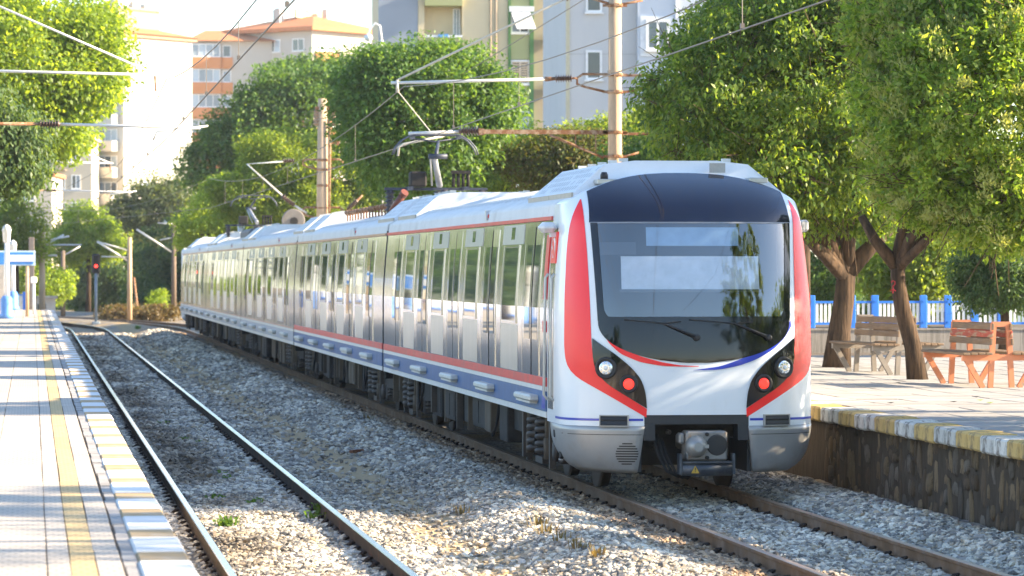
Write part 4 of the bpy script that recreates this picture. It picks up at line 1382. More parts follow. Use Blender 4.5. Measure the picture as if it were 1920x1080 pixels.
def bogie_proto():
    e = link(bpy.data.objects.new('bogie', None), T)
    b = MB()
    for x in (-1.12, 1.12):
        b.prism([(x - .07, -1.55, .42), (x - .07, -1.55, .58), (x - .07, -.6, .64), (x - .07, -.45, .5), (x - .07, .45, .5), (x - .07, .6, .64), (x - .07, 1.55, .58), (x - .07, 1.55, .42), (x - .07, .5, .33), (x - .07, -.5, .33)], (.14, 0, 0))
    b.bbox((-1.05, -.3, .4), (1.05, .3, .62))
    b.build('bogie_frame', M_dark, e)
    wb = MB(); wb.lathe([(.2, -.075), (.4, -.07), (.46, -.065), (.46, -.035), (.43, -.03), (.43, .06), (.3, .065), (.2, .03)], axis='X', n=24); wm = wb.mesh('wheel', M_wheel)
    for y in (-1.15, 1.15):
        for x in (-.72, .72):
            o = inst('wheel', wm, e, (x, y, .425))
            if x < 0: pass
            else: o.rotation_euler = (0, 0, math.pi)
        ab = MB(); ab.bbox((-1.24, y - .17, .27), (-1.0, y + .17, .56), .03); ab.lathe([(.13, 0), (.12, -.05), (.06, -.06)], c=(-1.24, y, .42), axis='X', n=12); ab.build('axle_box', M_spring, e)
        for s in (-1, 1):
            cb_ = MB()
            pts = [(-1.14 + .075 * math.cos(t * 2 * math.pi), y + s * .34 + .075 * math.sin(t * 2 * math.pi), .34 + t * .06) for t in lin(0, 5, 40)]
            cb_.tube(pts, .018, 5); cb_.build('coil_spring', M_spring, e)
    for y in (-.22, .22):
        pts = [(-1.22 + .15 * math.cos(t * 2 * math.pi), y * .01 + .15 * math.sin(t * 2 * math.pi) + y * 1.6, .34 + t * .085) for t in lin(0, 5.4, 54)]
        cb_ = MB(); cb_.tube(pts, .036, 6); cb_.build('suspension_spring', M_spring, e)
    for y, x in ((-.75, -1.3), (.78, -1.3)):
        d_ = MB(); d_.tube([(x, y, .3), (x, y, .55)], .05, 8); d_.tube([(x, y, .55), (x, y, .82)], .035, 8); d_.build('damper', M_box, e)
    g_ = MB(); g_.bbox((-1.31, -1.0, .2), (-1.24, -.9, .8)); g_.bbox((-1.31, .95, .2), (-1.24, 1.05, .8)); g_.bbox((-1.3, -.3, .22), (-1.2, .3, .3)); g_.build('hanger', M_spring, e)
    return e
b0 = bogie_proto()
first = True
for k in range(5):
    yk = 0 if k == 0 else 21.2 + (k - 1) * PITCH
    y0, y1 = (1.3, 20.95) if k == 0 else (0, CL)
    underframe(yk, y0, y1)
    for yy in ((3.4 if k == 0 else 2.9), y1 - 2.9):
        o = b0 if first else copy_tree(b0, T)
        first = False
        o.location = (0, yk + yy, 0)
# =================================================================== OVERHEAD LINE
def u_bracket(b, pz0, pz1, x1, r=.028, s=-1):
    """bent tube bracket clasping the mast"""
    b.tube([(0, -.0, pz1), (s * (x1 - .12), 0, pz1 + .0), (s * x1, 0, pz1 - .08), (s * x1, 0, pz1 - .2), (s * (x1 - .15), 0, pz0 + .12), (s * .1, 0, pz0)], r, 6)
M_tube = mat('pale_galvanised_tube', (.66, .65, .62), .45, .25, var=.08)
def clamp(b, z, r=.17):
    b.lathe([(r, z - .03), (r + .015, z - .03), (r + .015, z + .03), (r, z + .03)], n=14)
    b.bbox((-.05, -r - .07, z - .03), (.05, -r + .02, z + .03)); b.bbox((-r - .1, -.03, z - .025), (-r + .02, .03, z + .025)); b.bbox((r - .02, -.03, z - .025), (r + .1, .03, z + .025))
def mast_pole(t, h, z0, r0, r1):
    b = MB(); b.tube([(0, 0, 0), (0, 0, h - z0)], [r0, r1], 16); return b.build('pole', M_pole, t)

# --- main mast by the train
YM = 71.0
XM = PX(1153, YM)
def Z_(py, px=1000, Y=YM): return PZ(px, py, Y)
t = thing('catenary_mast', 'tall round concrete mast carrying overhead wires right above the train cab', 'mast', (XM, YM, ZR))
def lz(py, px=1100): return PZ(px, py, YM) - ZR
def lx(px): return PX(px, YM) - XM
mast_pole(t, 9.6, ZR, .155, .125)
b = MB()
for py in (10, 140, 172, 248, 293): clamp(b, lz(py), .145)
b.build('clamp', M_rust, t)
b = MB(); u_bracket(b, lz(174), lz(139), -lx(1082), s=-1); u_bracket(b, lz(174), lz(141), .9, s=1)
b.tube([(0, 0, lz(10)), (lx(1110), 0, lz(-3))], .03, 6); b.tube([(0, 0, lz(10)), (lx(1205), 0, lz(0))], .025, 6)
b.build('bracket', M_rust, t)
b = MB(); b.tube([(lx(1082), 0, lz(147)), (lx(1072), 0, lz(147))], .025, 6); b.tube([(lx(1040), 0, lz(148)), (lx(1022), 0, lz(149))], [.035, .05], 8); b.build('fitting', M_rust, t)
insulator((lx(1072), 0, lz(147)), lx(1072) - lx(1040), .04, .085, 7, parent=t, d=(-1, 0, -.03))
b = MB(); b.tube([(lx(1024), 0, lz(149)), (lx(733), 0, lz(158))], .03, 8); b.build('top_tube', M_tube, t)
b = MB(); b.tube([(lx(747), 0, lz(152)), (lx(1046), 0, lz(5)), (lx(1060), 0, lz(-2))], .026, 6); b.build('stay_tube', mat('cream_tube', (.6, .54, .44), .5, .2), t)
insulator((lx(1060), 0, lz(-2)), .4, .04, .075, 6, parent=t, d=(.9, 0, .43))
b = MB()
b.bbox((lx(902), -.03, lz(252)), (0, .03, lz(244))); b.tube([(lx(1030), 0, lz(253)), (lx(1132), 0, lz(296))], .03, 6); b.bbox((lx(902) - .05, -.05, lz(254)), (lx(902) + .06, .05, lz(242)))
for px in (1079, 1117): b.tube([(lx(px), 0, lz(251)), (lx(px), 0, lz(251 + (px - 1030) * .42))], .012, 5)
b.bbox((0.1, -.03, lz(253)), (lx(1215), .03, lz(248))); b.tube([(0.1, 0, lz(296)), (lx(1200), 0, lz(285))], .025, 6)
b.build('lower_arm', M_rust, t)
insulator((lx(898), 0, lz(247)), lx(898) - lx(860), .045, .095, 7, parent=t, d=(-1, 0, .0))
b = MB(); b.tube([(lx(862), 0, lz(248)), (lx(766), 0, lz(252))], .032, 8)
b.build('drop_tube', M_tube, t)
b = MB(); b.tube([(lx(834), -.02, lz(256)), (lx(790), -.02, lz(265)), (lx(756), -.02, lz(272)), (lx(748), -.02, lz(277)), (lx(746), -.02, lz(294))], .024, 7); b.tube([(lx(815), 0, lz(251)), (lx(815), 0, lz(262))], .015, 6); b.build('registration_arm', mat('cream_tube', (.6, .54, .44)), t)
b = MB(); b.tube([(lx(746), 0, lz(160)), (lx(748), .02, lz(176)), (lx(806), 0, lz(247))], .011, 5); b.tube([(lx(745), 0, lz(152)), (lx(745), 0, lz(176))], .03, 6); b.build('drop_wire', mat('cream_tube', (.6, .54, .44)), t)
for py in (147, 75):
    pass
# --- second concrete mast, farther along
YM2 = 144.0
XM2 = PX(605, YM2)
t = thing('catenary_mast', 'concrete mast with crossarm and porcelain insulators rising behind the middle carriages', 'mast', (XM2, YM2, ZR))
def l2z(py): return PZ(605, py, YM2) - ZR
def l2x(px): return PX(px, YM2) - XM2
mast_pole(t, PZ(605, 185, YM2), ZR, .3, .19)
b = MB(); b.bbox((l2x(591), -.12, l2z(206)), (l2x(631), .12, l2z(200)))
for a_, z0_, z1_ in ((577, 318, 299), (577, 410, 389)):
    for s in (-1, 1): u_bracket(b, l2z(z0_), l2z(z1_), l2x(605 + 37), .045, s)
for py in (300, 318, 348, 390, 410): b.lathe([(.24, l2z(py) - .05), (.26, l2z(py)), (.24, l2z(py) + .05)], n=14)
b.build('crossarm', M_rust, t)
for px in (594, 626): insulator((l2x(px), 0, l2z(207)), .62, .1, .17, 5, parent=t, d=(0, 0, -1), m_=mat('tan_porcelain', (.3, .2, .13), .4))
b = MB(); b.tube([(l2x(617), -.25, l2z(225)), (l2x(617), -.25, l2z(270)), (l2x(616), -.25, l2z(405))], [.09, .07, .05], 6); b.bbox((l2x(622), -.1, l2z(272)), (l2x(637), .1, l2z(262))); b.build('drop_cable', M_rust, t)
b = MB(); b.tube([(l2x(575), 0, l2z(400)), (l2x(552), 0, l2z(385))], .05, 6); b.tube([(l2x(535), 0, l2z(372)), (l2x(463), 0, l2z(308)), (l2x(545), 0, l2z(302))], .045, 6); b.build('cantilever', M_tube, t)
insulator((l2x(552), 0, l2z(385)), .62, .07, .14, 6, parent=t, d=(-.8, 0, .6)); insulator((l2x(531), 0, l2z(302)), .45, .06, .12, 5, parent=t, d=(1, 0, .03))
b = MB(); b.tube([(l2x(640), 0, l2z(403)), (l2x(655), 0, l2z(390)), (l2x(680), 0, l2z(366))], .04, 6); b.build('stay_rod', M_rust, t)
insulator((l2x(652), 0, l2z(393)), .55, .08, .15, 6, parent=t, d=(.7, 0, .7))
w = thing('tension_wheel', 'grey cable tensioning wheel standing behind the train roof beside the concrete mast', 'pulley', P(550, 430, 141))
b = MB(); b.lathe([(.42, -.06), (.46, -.04), (.46, .04), (.42, .06)], c=(0, 0, .35), axis='Y', n=24); b.build('disc', mat('grey_wheel', (.2, .18, .16), .7), w)
b = MB(); b.lathe([(.16, -.1), (.16, .1)], c=(.02, 0, .32), axis='Y', n=14); b.build('hub', M_dark, w)
b = MB(); b.bbox((-.08, .07, -2.5), (.08, .2, .35)); b.build('bracket', M_dark, w)

# --- left side masts (the nearest stands just outside the frame)
def left_mast(label, Y, xp, top, xa, zt, zl, near):
    t = thing('catenary_mast', label, 'mast', (xp, Y, ZP))
    mast_pole(t, top, ZP, .16, .13)
    q = lambda x, z: (x - xp, 0, z - ZP)
    b = MB(); b.tube([q(xp, zt + .05), q(xa, zt - .04)], .027, 7); b.build('top_tube', M_tube, t)
    b = MB(); b.tube([q(xp, zt + 2.0), q(xa - .12, zt - .02)], .024, 6); b.build('stay_tube', M_tube, t)
    b = MB(); b.tube([q(xp, zl), q(xp + (xa - xp) * .52, zl + .0)], .035, 6); b.build('lower_arm', M_rust, t)
    insulator(q(xp + (xa - xp) * .52, zl), .38, .045, .095, 7, parent=t, d=(1, 0, -.01))
    b = MB(); b.tube([q(xp + (xa - xp) * .52 + .38, zl), q(xa + .75, zl - .06)], .028, 7); b.tube([q(xa - .15, zl - .3), q(xa - .08, zl - .14), q(xa + .9, zl - .02)], .02, 6); b.build('registration_arm', M_tube, t)
    b = MB(); b.tube([q(xa - .12, zt - .03), q(xa - .1, zt - .35)], .02, 5); b.build('drop_tube', M_rust, t)
    return t
left_mast('concrete mast whose white arms cross the leafy tree at far left', 69, -2.35, 9.2, PX(302, 69), PZ(150, 136, 69), PZ(150, 233, 69), True)
left_mast('concrete mast with pale arms in front of the white tower block', 138, -2.2, 8.5, PX(212, 138), PZ(150, 304, 138), PZ(150, 357, 138), False)

# --- distant masts near the curve
def far_mast(label, px, pyt, Y, z0, arms, r=.17, m=M_pole):
    x = PX(px, Y); zt = PZ(px, pyt, Y)
    t = thing('catenary_mast', label, 'mast', (x, Y, z0), group='masts by the curve')
    b = MB(); b.tube([(0, 0, 0), (0, 0, zt - z0)], [r * 1.15, r], 12); b.build('pole', m, t)
    for (xa, za, xb, zb, rr_) in arms:
        b = MB(); b.tube([(PX(xa, Y) - x, 0, PZ(xa, za, Y) - z0), (PX(xb, Y) - x, 0, PZ(xb, zb, Y) - z0)], rr_, 6); b.build('arm', M_tube, t)
    return t
M_poled = mat('weathered_brown_concrete', (.17, .13, .1), .9, var=.15)
far_mast('pale topped concrete mast with a leaning prop at the curve', 243, 445, 182, -.3, [(243, 470, 182, 453, .05), (240, 489, 182, 453, .06), (243, 482, 190, 481, .04)], .115)
far_mast('dark brown mast close to the tail of the train', 326, 420, 196, -.3, [(326, 475, 256, 430, .06), (326, 445, 300, 450, .04), (326, 420, 296, 418, .04)], .125, M_poled)
far_mast('dark mast partly behind the leaves above the rearmost carriage', 381, 400, 215, -.3, [(381, 460, 308, 414, .06), (381, 420, 320, 419, .03)], .13, M_poled)
far_mast('grey mast above the roof of the fourth carriage', 452, 365, 158, -.3, [(452, 392, 400, 372, .06), (452, 380, 400, 376, .04)], .15, M_galv)
far_mast('thin dark mast left of the red signal', 118, 470, 200, -.3, [(118, 480, 150, 462, .04)], .12, M_poled)
far_mast('tan mast with many pale arms near the end of the near platform', 79, 430, 165, -.3, [(79, 452, 130, 443, .05), (79, 479, 107, 479, .05), (79, 462, 120, 440, .05), (79, 459, 153, 459, .04)], .13)
t = thing('timber_prop', 'thin leaning brown pole beside the pale topped mast', 'prop', G(259, 598, -.3))
b = MB(); b.tube([(0, 0, 0), (PM(-9, 182), 0, PM(88, 182))], [.1, .07], 8); b.build('pole', M_rust, t)

# --- overhead wires
def wires(label, X0, spans, zc, zm):
    t = thing('overhead_line', label, 'overhead wire', (X0, 60, 0))
    for a_, b_, xa, xb in spans:
        mess = []
        for i in range(13):
            u = i / 12
            mess.append((xa + (xb - xa) * u - X0, a_ + (b_ - a_) * u - 60, zm - (zm - zc - .45) * (1 - (2 * u - 1) ** 2)))
        b = MB(); b.tube(mess, .009, 5, cap=False); b.build('catenary_wire', M_wire, t)
        cw = [(xa + (xb - xa) * u - X0, a_ + (b_ - a_) * u - 60, zc) for u in (0, .5, 1)]
        b = MB(); b.tube(cw, .010, 5, cap=False); b.build('contact_wire', M_wire, t)
        n = 7
        for k in range(1, n):
            u = k / n
            x = xa + (xb - xa) * u - X0; y = a_ + (b_ - a_) * u - 60
            zz = zm - (zm - zc - .45) * (1 - (2 * u - 1) ** 2)
            b = MB(); b.tube([(x, y, zc), (x, y, zz)], .006, 5); b.bbox((x - .02, y - .03, zc + .01), (x + .02, y + .03, zc + .06)); b.build('dropper', M_wire, t)
wires('dark contact and catenary wires strung above the train', XR, [(10, 71, XR - .15, XR + .05), (71, 144, XR + .05, XR - .2), (144, 205, XR - .2, 0.5)], 5.02, 6.2)
wires('thin overhead wires above the empty left track', XL, [(8, 69, XL - .1, XL + .15), (69, 138, XL + .15, XL - .15), (138, 205, XL - .15, -4.4)], 5.05, 6.2)
t = thing('feeder_cable', 'long dark feeder cable running high from the upper right past the masts', 'cable', (XM, 71, 8))
pts = [(0, -61, 1.0), (-.2, 0, .45), (XM2 - XM - .5, 73, .55)]
b = MB(); b.tube([(.3, -60, .9), (.2, -30, -.1), (-.1, 0, .3), (-.1, 36, -.4), (l2x(594) + XM2 - XM, 73, PZ(594, 224, YM2) - 8)], .011, 5); b.build('cable', M_wire, t)

# =================================================================== LEFT PLATFORM FURNITURE
def street_lamp(label, px, pyb, pyt, Y):
    x = PX(px, Y); z1 = PZ(px, pyt, Y) - ZP
    t = thing('street_lamp', label, 'lamp post', (x, Y, ZP), group='white and blue lamp posts on the near platform')
    b = MB(); b.lathe([(.24, 0), (.24, .12), (.2, .18), (.2, .62), (.13, .74)], n=8); b.build('base', mat('pale_blue_paint', (.12, .3, .7), .5), t)
    b = MB(); b.tube([(0, 0, .7), (0, 0, z1 - .55)], [.1, .075], 10); b.build('pole', M_white, t)
    b = MB(); b.lathe([(.09, z1 - .55), (.12, z1 - .5), (.14, z1 - .18), (.155, z1 - .16), (.12, z1 - .04), (.03, z1 + .04)], n=6); b.build('lantern', mat('lamp_glass', (.75, .74, .7), .3), t)
    return t
street_lamp('white lamp post with blue foot in front of the blue sign', 12.5, 597, 423, 117)
street_lamp('second white lamp post standing farther back behind the blue sign', 24.5, 577, 452, 149 - 8)
street_lamp('white lamp post nearest along the near platform', -170, 0, 430, 104)
Ys = 122
t = thing('station_sign', 'long blue station name board with a white band on a tan post', 'sign', (PX(30, Ys), Ys, ZP))
sx_ = PX(30, Ys)
def sb(x0, y0, x1, y1, d0, d1, nm, m_):
    b = MB(); b.bbox((PX(x0, Ys) - sx_, d0, PZ(30, y1, Ys) - ZP), (PX(x1, Ys) - sx_, d1, PZ(30, y0, Ys) - ZP), .004); return b.build(nm, m_, t)
sb(-60, 470, 66.5, 498, 0, .1, 'sign_frame', mat('pale_blue_frame', (.55, .68, .8), .5))
sb(-56, 473, 62.5, 495.5, -.02, -.001, 'sign_face', mat('sign_blue', (.05, .24, .68), .45))
sb(16.5, 478, 62.5, 490.5, -.035, -.022, 'white_band', M_white)
for px in (51, -50):
    b = MB(); b.tube([(PX(px, Ys) - sx_, .05, 0), (PX(px, Ys) - sx_, .05, PZ(30, 499, Ys) - ZP)], .06, 8); b.build('post', mat('tan_post', (.5, .36, .22), .6), t)
Yb = 130
t = thing('notice_post', 'small white box on a thin pale post at the far end of the platform', 'sign', (PX(63.5, Yb), Yb, ZP))
b = MB(); b.tube([(0, 0, 0), (0, 0, PZ(63, 530, Yb) - ZP)], .05, 8); b.build('post', M_white, t)
b = MB(); b.bbox((-.11, -.08, PZ(63, 531, Yb) - ZP), (.11, .08, PZ(63, 519, Yb) - ZP), .02); b.build('box', M_white, t)
t = thing('pillar', 'square grey brown pillar behind the blue sign', 'pillar', (PX(59, 150), 150, -.3))
b = MB(); b.bbox((-.12, -.12, 0), (.12, .12, PZ(59, 445, 150) + .3), .02); b.bbox((-.18, -.18, 0), (.18, .18, .5), .02); b.build('shaft', mat('grey_brown_render', (.2, .17, .15), .9), t)
t = thing('pillar', 'light grey broad pillar at the left edge under the blue sign', 'pillar', (PX(2, 140), 140, ZP))
b = MB(); b.bbox((-.14, -.14, 0), (.14, .14, PZ(2, 495, 140) - ZP), .02); b.bbox((-.16, -.16, 0), (.16, .16, .12)); b.build('shaft', M_conc, t)
# blue and white fence along the back of the near platform, mirrored in the train
t = thing('fence', 'blue and white fence along the back edge of the near platform', 'fence', (-4.6, 80, ZP))
fence_run(t, [(.0, i * 3.0) for i in range(0, 39)], 1.25, 1.4, M_white, M_blue)
t = thing('fence', 'short run of blue and white fence across the far platform end', 'fence', (PX(20, 152), 152, ZP - .3))
fence_run(t, [(0, 0), (PX(30, 152) - PX(20, 152), 0), (PX(46, 152) - PX(20, 152), 0)], .85, .95, M_white, M_blue)
# little hut and signal
Yh = 172
t = thing('hut', 'small flat roofed white hut with a dark door beyond the platform end', 'hut', (PX(88, Yh), Yh, -.3))
w_ = PX(104, Yh) - PX(88, Yh)
zt = PZ(88, 560, Yh) + .3
b = MB(); b.bbox((-w_ - .3, 0, 0), (w_, 2, zt)); b.build('wall', mat('hut_render', (.5, .49, .46), .9, var=.1), t)
b = MB(); b.bbox((-w_ - .4, -.15, zt), (w_ + .1, 2.2, zt + .12)); b.build('roof', M_conc, t)
b = MB(); b.bbox((-.45, -.03, .05), (-.05, -.001, zt - .25)); b.build('door', mat('dark_green_door', (.03, .06, .06), .6), t)
Yg = 172.0
t = thing('railway_signal', 'railway signal showing red on a grey post at the curve', 'signal', (PX(180, Yg), Yg, -.2))
zt = lambda py: PZ(180, py, Yg) + .2
b = MB(); b.tube([(0, 0, .2), (0, 0, zt(512))], .07, 8); b.bbox((-.2, -.2, 0), (.2, .2, .25), .05); b.build('post', mat('grey_blue_post', (.2, .25, .3), .5), t)
b = MB(); b.bbox((-.2, -.06, zt(513)), (.2, .08, zt(476)), .09); b.build('head', M_black, t)
for i, (py, m_) in enumerate(((483, M_black), (491, M_black), (499, mat('red_signal_light', (.8, .02, .01), .3, emit=((1, .03, .02), 2.0))), (507, M_black))):
    b = MB(); b.lathe([(.09, -.07), (.1, -.2), (.085, -.2), (.075, -.075)], c=(.0, 0, zt(py)), axis='Y', n=12); b.build('hood', M_black, t)
    b = MB(); b.lathe([(.08, -.062), (.075, -.1)], c=(0.0, 0, zt(py)), axis='Y', n=12); b.build('lamp', m_, t)
b = MB(); b.tube([(.12, .05, zt(520)), (.12, .05, zt(476))], .02, 5); b.build('ladder_rail', M_galv, t)

# =================================================================== BUILDINGS
M_pane = mat('window_pane', (.04, .055, .07), .06, var=.2, spec=.8, objrand=.6)
M_panel = mat('pale_window_pane', (.3, .36, .42), .1, var=.2, objrand=.4)
M_frame = mat('white_window_frame', (.75, .75, .74), .5)
def win(p, x, z, w, h, y=0.0, split=1, m=None, fr=.09, trans=False, axis='y', frame=None):
    """window proud of a wall that faces -y (or -x): frame with panes as its sub-parts"""
    b = MB()
    def bx(bb, x0, x1, z0, z1, d0, d1):
        if axis == 'y': bb.bbox((x0, y - d1, z0), (x1, y - d0, z1))
        else: bb.bbox((y - d1, x0, z0), (y - d0, x1, z1))
    bx(b, x, x + w, z + h - fr, z + h, -.05, .06); bx(b, x, x + w, z, z + fr, -.05, .06)
    bx(b, x, x + fr, z + fr, z + h - fr, -.05, .058); bx(b, x + w - fr, x + w, z + fr, z + h - fr, -.05, .058)
    for k in range(1, split):
        xx = x + w * k / split
        bx(b, xx - fr * .4, xx + fr * .4, z + fr, z + h - fr, -.05, .055)
    f = b.build('window', frame or M_frame, p)
    for k in range(split):
        b = MB(); bx(b, x + fr + (w - 2 * fr) * k / split + .005, x + fr + (w - 2 * fr) * (k + 1) / split - .005, z + fr, z + h - fr, -.04, .02)
        b.build('pane', (m or M_pane) if not isinstance(m, (list, tuple)) else random.choice(m), f)
    b = MB(); bx(b, x - .06, x + w + .06, z - .07, z - .002, -.05, .14); b.build('sill', M_frame, f)
    return f

# --- white block right of the mast (nearer)
YW = 150.0
def wxp(px): return PX(px, YW)
def wzp(py, px=1150): return PZ(px, py, YW)
t = thing('apartment_building', 'white and pale blue apartment block rising behind the main mast', 'building', (wxp(1063), YW, -.3), R(-4))
ox = wxp(1063)
zt = 18.5
b = MB(); b.bbox((0, 0, 0), (wxp(1192) - ox, 14, zt)); b.build('wall', mat('pale_grey_render', (.5, .5, .5), .85, var=.04, scale=.4), t)
b = MB(); b.bbox((wxp(1192.5) - ox, -.5, 0), (wxp(1420) - ox, 14, zt)); b.build('wall', mat('pale_blue_render', (.52, .56, .62), .85, var=.04, scale=.4), t)
b = MB(); b.bbox((-.05, -.06, -.0), (wxp(1068) - ox, -.003, zt)); b.build('corner_strip', mat('cream_strip', (.5, .46, .33), .85), t)
b = MB(); b.bbox((-.3, -.8, zt), (wxp(1420) - ox + .3, 14.3, zt + .25)); b.build('roof', M_conc, t)
lw = lambda px: wxp(px) - ox
lzz = lambda py, px=1150: wzp(py, px) + .3
for py in (24, 150, -104, 278, 404):
    win(t, lw(1098), lzz(py), lw(1128) - lw(1098), lzz(py - 55) - lzz(py), 0)
    b = MB(); b.bbox((lw(1064), -.012, lzz(py - 48 + .8)), (lw(1191.5), -.003, lzz(py - 48 - .8))); b.build('joint_line', mat('grey_joint', (.4, .4, .4), .9), t)
for py in (98, 226, 354, -30):
    b = MB(); b.bbox((lw(1197), -.56, lzz(py + 9)), (lw(1257), -.503, lzz(py - 66))); b.build('window_surround', mat('white_surround', (.66, .68, .7), .8), t)
    win(t, lw(1207), lzz(py - 2), lw(1251) - lw(1207), lzz(py - 60) - lzz(py - 2), -.565, 2, fr=.12)
    win(t, lw(1292), lzz(py - 12), lw(1330) - lw(1292), lzz(py - 60) - lzz(py - 12), -.5, 2)
    b = MB(); b.bbox((lw(1270), -.6, lzz(py - 63)), (lw(1370), -.503, lzz(py - 66))); b.build('cornice', M_frame, t)
b = MB(); b.bbox((lw(1257) + .1, -.62, 0), (lw(1259) + .1, -.503, zt)); b.build('pilaster', mat('white_surround', (.66, .68, .7)), t)

# --- cream and green block
YC = 205.0
def cx_(px): return PX(px, YC)
def czp(py, px=900): return PZ(px, py, YC)
ox = cx_(710)
lw = lambda px: cx_(px) - ox
lzz = lambda py: czp(py) + .3
M_cream = mat('cream_render', (.6, .5, .33), .85, var=.05, scale=.5)
M_tan = mat('tan_render', (.42, .33, .23), .85, var=.05, scale=.5)
M_pgreen = mat('pale_green_panel', (.36, .37, .18), .85, var=.06, scale=.5)
M_lgreen = mat('sage_green_panel', (.26, .31, .16), .85, var=.06, scale=.5)
M_dgreen = mat('green_trim', (.09, .2, .07), .7)
M_shade_side = mat('shaded_side_render', (.3, .33, .38), .9, var=.06, scale=.4)  # shade of the side wall put into its colour
t = thing('apartment_building', 'cream apartment block with green panels, balconies and awnings behind the round tree', 'building', (ox, YC, -.3), R(-4))
zt = 24
b = MB(); b.bbox((0, .5, 0), (lw(1063), 16, zt)); b.build('wall', M_cream, t)
b = MB(); b.bbox((0, -.3, 0), (lw(783), .497, zt)); b.build('wall', M_shade_side, t)
b = MB(); b.bbox((lw(865), -.4, 0), (lw(950), .497, zt)); b.build('wall', M_cream, t)
b = MB(); b.bbox((lw(783.3), -.35, 0), (lw(795), .497, zt)); b.build('wall', M_cream, t)
b = MB(); b.bbox((lw(998), -.1, 0), (lw(1027), .497, zt)); b.build('wall', M_tan, t)
b = MB(); b.bbox((0, .2, zt), (lw(1063), 16, zt + .2)); b.build('roof', M_conc, t)
for py0 in (-95, 0, 95, 190, 285, 380):
    # balcony column
    b = MB(); b.bbox((lw(795.3), -.9, lzz(py0 + 14)), (lw(864.7), .497, lzz(py0 - 22))); b.build('balcony', M_pgreen, t)
    b = MB(); b.bbox((lw(795.3), -.93, lzz(py0 - 22)), (lw(864.7), -.8, lzz(py0 - 26))); b.build('balcony_rail', M_frame, t)
    win(t, lw(849), lzz(py0 + 70), lw(863) - lw(849), lzz(py0 + 16) - lzz(py0 + 70), .5, 2, m=M_panel)
    if py0 == 0:
        b = MB(); b.bbox((lw(820), -.98, lzz(73)), (lw(838), -.92, lzz(67))); b.build('laundry', mat('blue_laundry', (.1, .3, .65), .9), t)
    # green framed bay
    b = MB(); b.bbox((lw(950.3), -.55, lzz(py0 + 112)), (lw(955), .497, lzz(py0 + 17.2))); b.bbox((lw(990), -.55, lzz(py0 + 112)), (lw(997.5), .497, lzz(py0 + 17.2))); b.build('bay_trim', M_dgreen, t)
    b = MB(); b.bbox((lw(955.3), -.45, lzz(py0 + 113)), (lw(989.7), .497, lzz(py0 + 65))); b.build('bay_panel', M_pgreen, t)
    win(t, lw(955.5), lzz(py0 + 64), lw(989.5) - lw(955.5), lzz(py0 + 19) - lzz(py0 + 64), -.4, 2, m=[M_pane, M_panel])
    if py0 in (0,):
        for k in range(2):
            b = MB(); x0 = lw(955 + k * 18); x1 = lw(972 + k * 18)
            b.prism([(x0, -.55, lzz(23)), (x1, -.55, lzz(23)), (x1 + .3, -1.4, lzz(58)), (x0 + .3, -1.4, lzz(58))], (0, .06, .04)); b.build('awning', mat('awning_white', (.62, .62, .62), .7), t)
        b = MB(); b.bbox((lw(952), -.62, lzz(24)), (lw(998), -.5, lzz(14))); b.build('awning_box', M_frame, t)
    if py0 == 95:
        b = MB()
        for k in range(9): b.bbox((lw(957), -.6, lzz(py0 + 60 - k * 4.4)), (lw(988), -.56, lzz(py0 + 60 - k * 4.4 - 2.4)))
        b.build('blind_slats', mat('tan_blind', (.45, .38, .28), .8), t)
    # window column on the right
    win(t, lw(1028), lzz(py0 + 65), lw(1046) - lw(1028), lzz(py0 + 15) - lzz(py0 + 65), .49, 2, m=[M_pane, M_panel])
    b = MB(); b.bbox((lw(1027.3), .2, lzz(py0 + 108)), (lw(1046), .497, lzz(py0 + 66.5))); b.build('bay_panel', M_pgreen if py0 % 2 else M_tan, t)
    b = MB(); b.bbox((lw(1050), .15, lzz(py0 + 110)), (lw(1062.5), .497, lzz(py0 + 66.5))); b.build('bay_panel', M_lgreen, t)
    win(t, lw(1050.5), lzz(py0 + 64), lw(1062) - lw(1050.5), lzz(py0 + 17) - lzz(py0 + 64), .49, 1, m=[M_pane, M_panel])
    b = MB(); b.bbox((lw(1046.3), -.05, lzz(py0 + 112)), (lw(1049.7), .497, lzz(py0 + 17.2))); b.build('bay_trim', M_cream, t)
for py in (75, 168):
    b = MB(); b.bbox((lw(1016), -.75, lzz(py + 10)), (lw(1036), -.15, lzz(py - 10)), .04); u = b.build('air_conditioner', mat('ac_case', (.6, .6, .58), .5), t)
    b = MB(); b.lathe([(.26, -.76), (.26, -.78), (.2, -.775)], c=(lw(1023), 0, lzz(py)), axis='Y', n=14); b.build('fan', mat('ac_fan', (.15, .16, .17), .6), u)
b = MB()
for px in (918, 928): b.tube([(lw(px), -.47, 0), (lw(px), -.47, zt)], .06, 6)
b.build('drain_pipe', M_tan, t)

# --- tall white tower, far left; sunlit end and shaded balcony side
YA = 388.0
PHI = R(48)
o = P(232, 0, YA)
H_ = PZ(232, 68, YA) + .3
M_wtow = mat('white_tower_render', (.5, .475, .42), .9, var=.03, scale=.3)
M_tile = mat('orange_roof_tiles', (.5, .2, .09), .85, var=.15, scale=3)
t = thing('apartment_tower', 'tall white apartment tower with balconies on its shaded side', 'building', (o.x, YA, -.3), PHI)
W_, D_ = 11.6, 15.0
b = MB(); b.bbox((0, 0, 0), (W_, D_, H_)); b.build('wall', M_wtow, t)
b = MB(); b.bbox((-.4, -.4, H_), (W_ + .4, D_ + .4, H_ + .35)); b.build('cornice', mat('orange_cornice', (.5, .3, .18), .8), t)
b = MB()
a = [(-.7, -.7, H_ + .36), (W_ + .7, -.7, H_ + .36), (W_ + .7, D_ + .7, H_ + .36), (-.7, D_ + .7, H_ + .36)]
rA, rB = (W_ / 2, 5, H_ + 1.9), (W_ / 2, D_ - 5, H_ + 1.9)
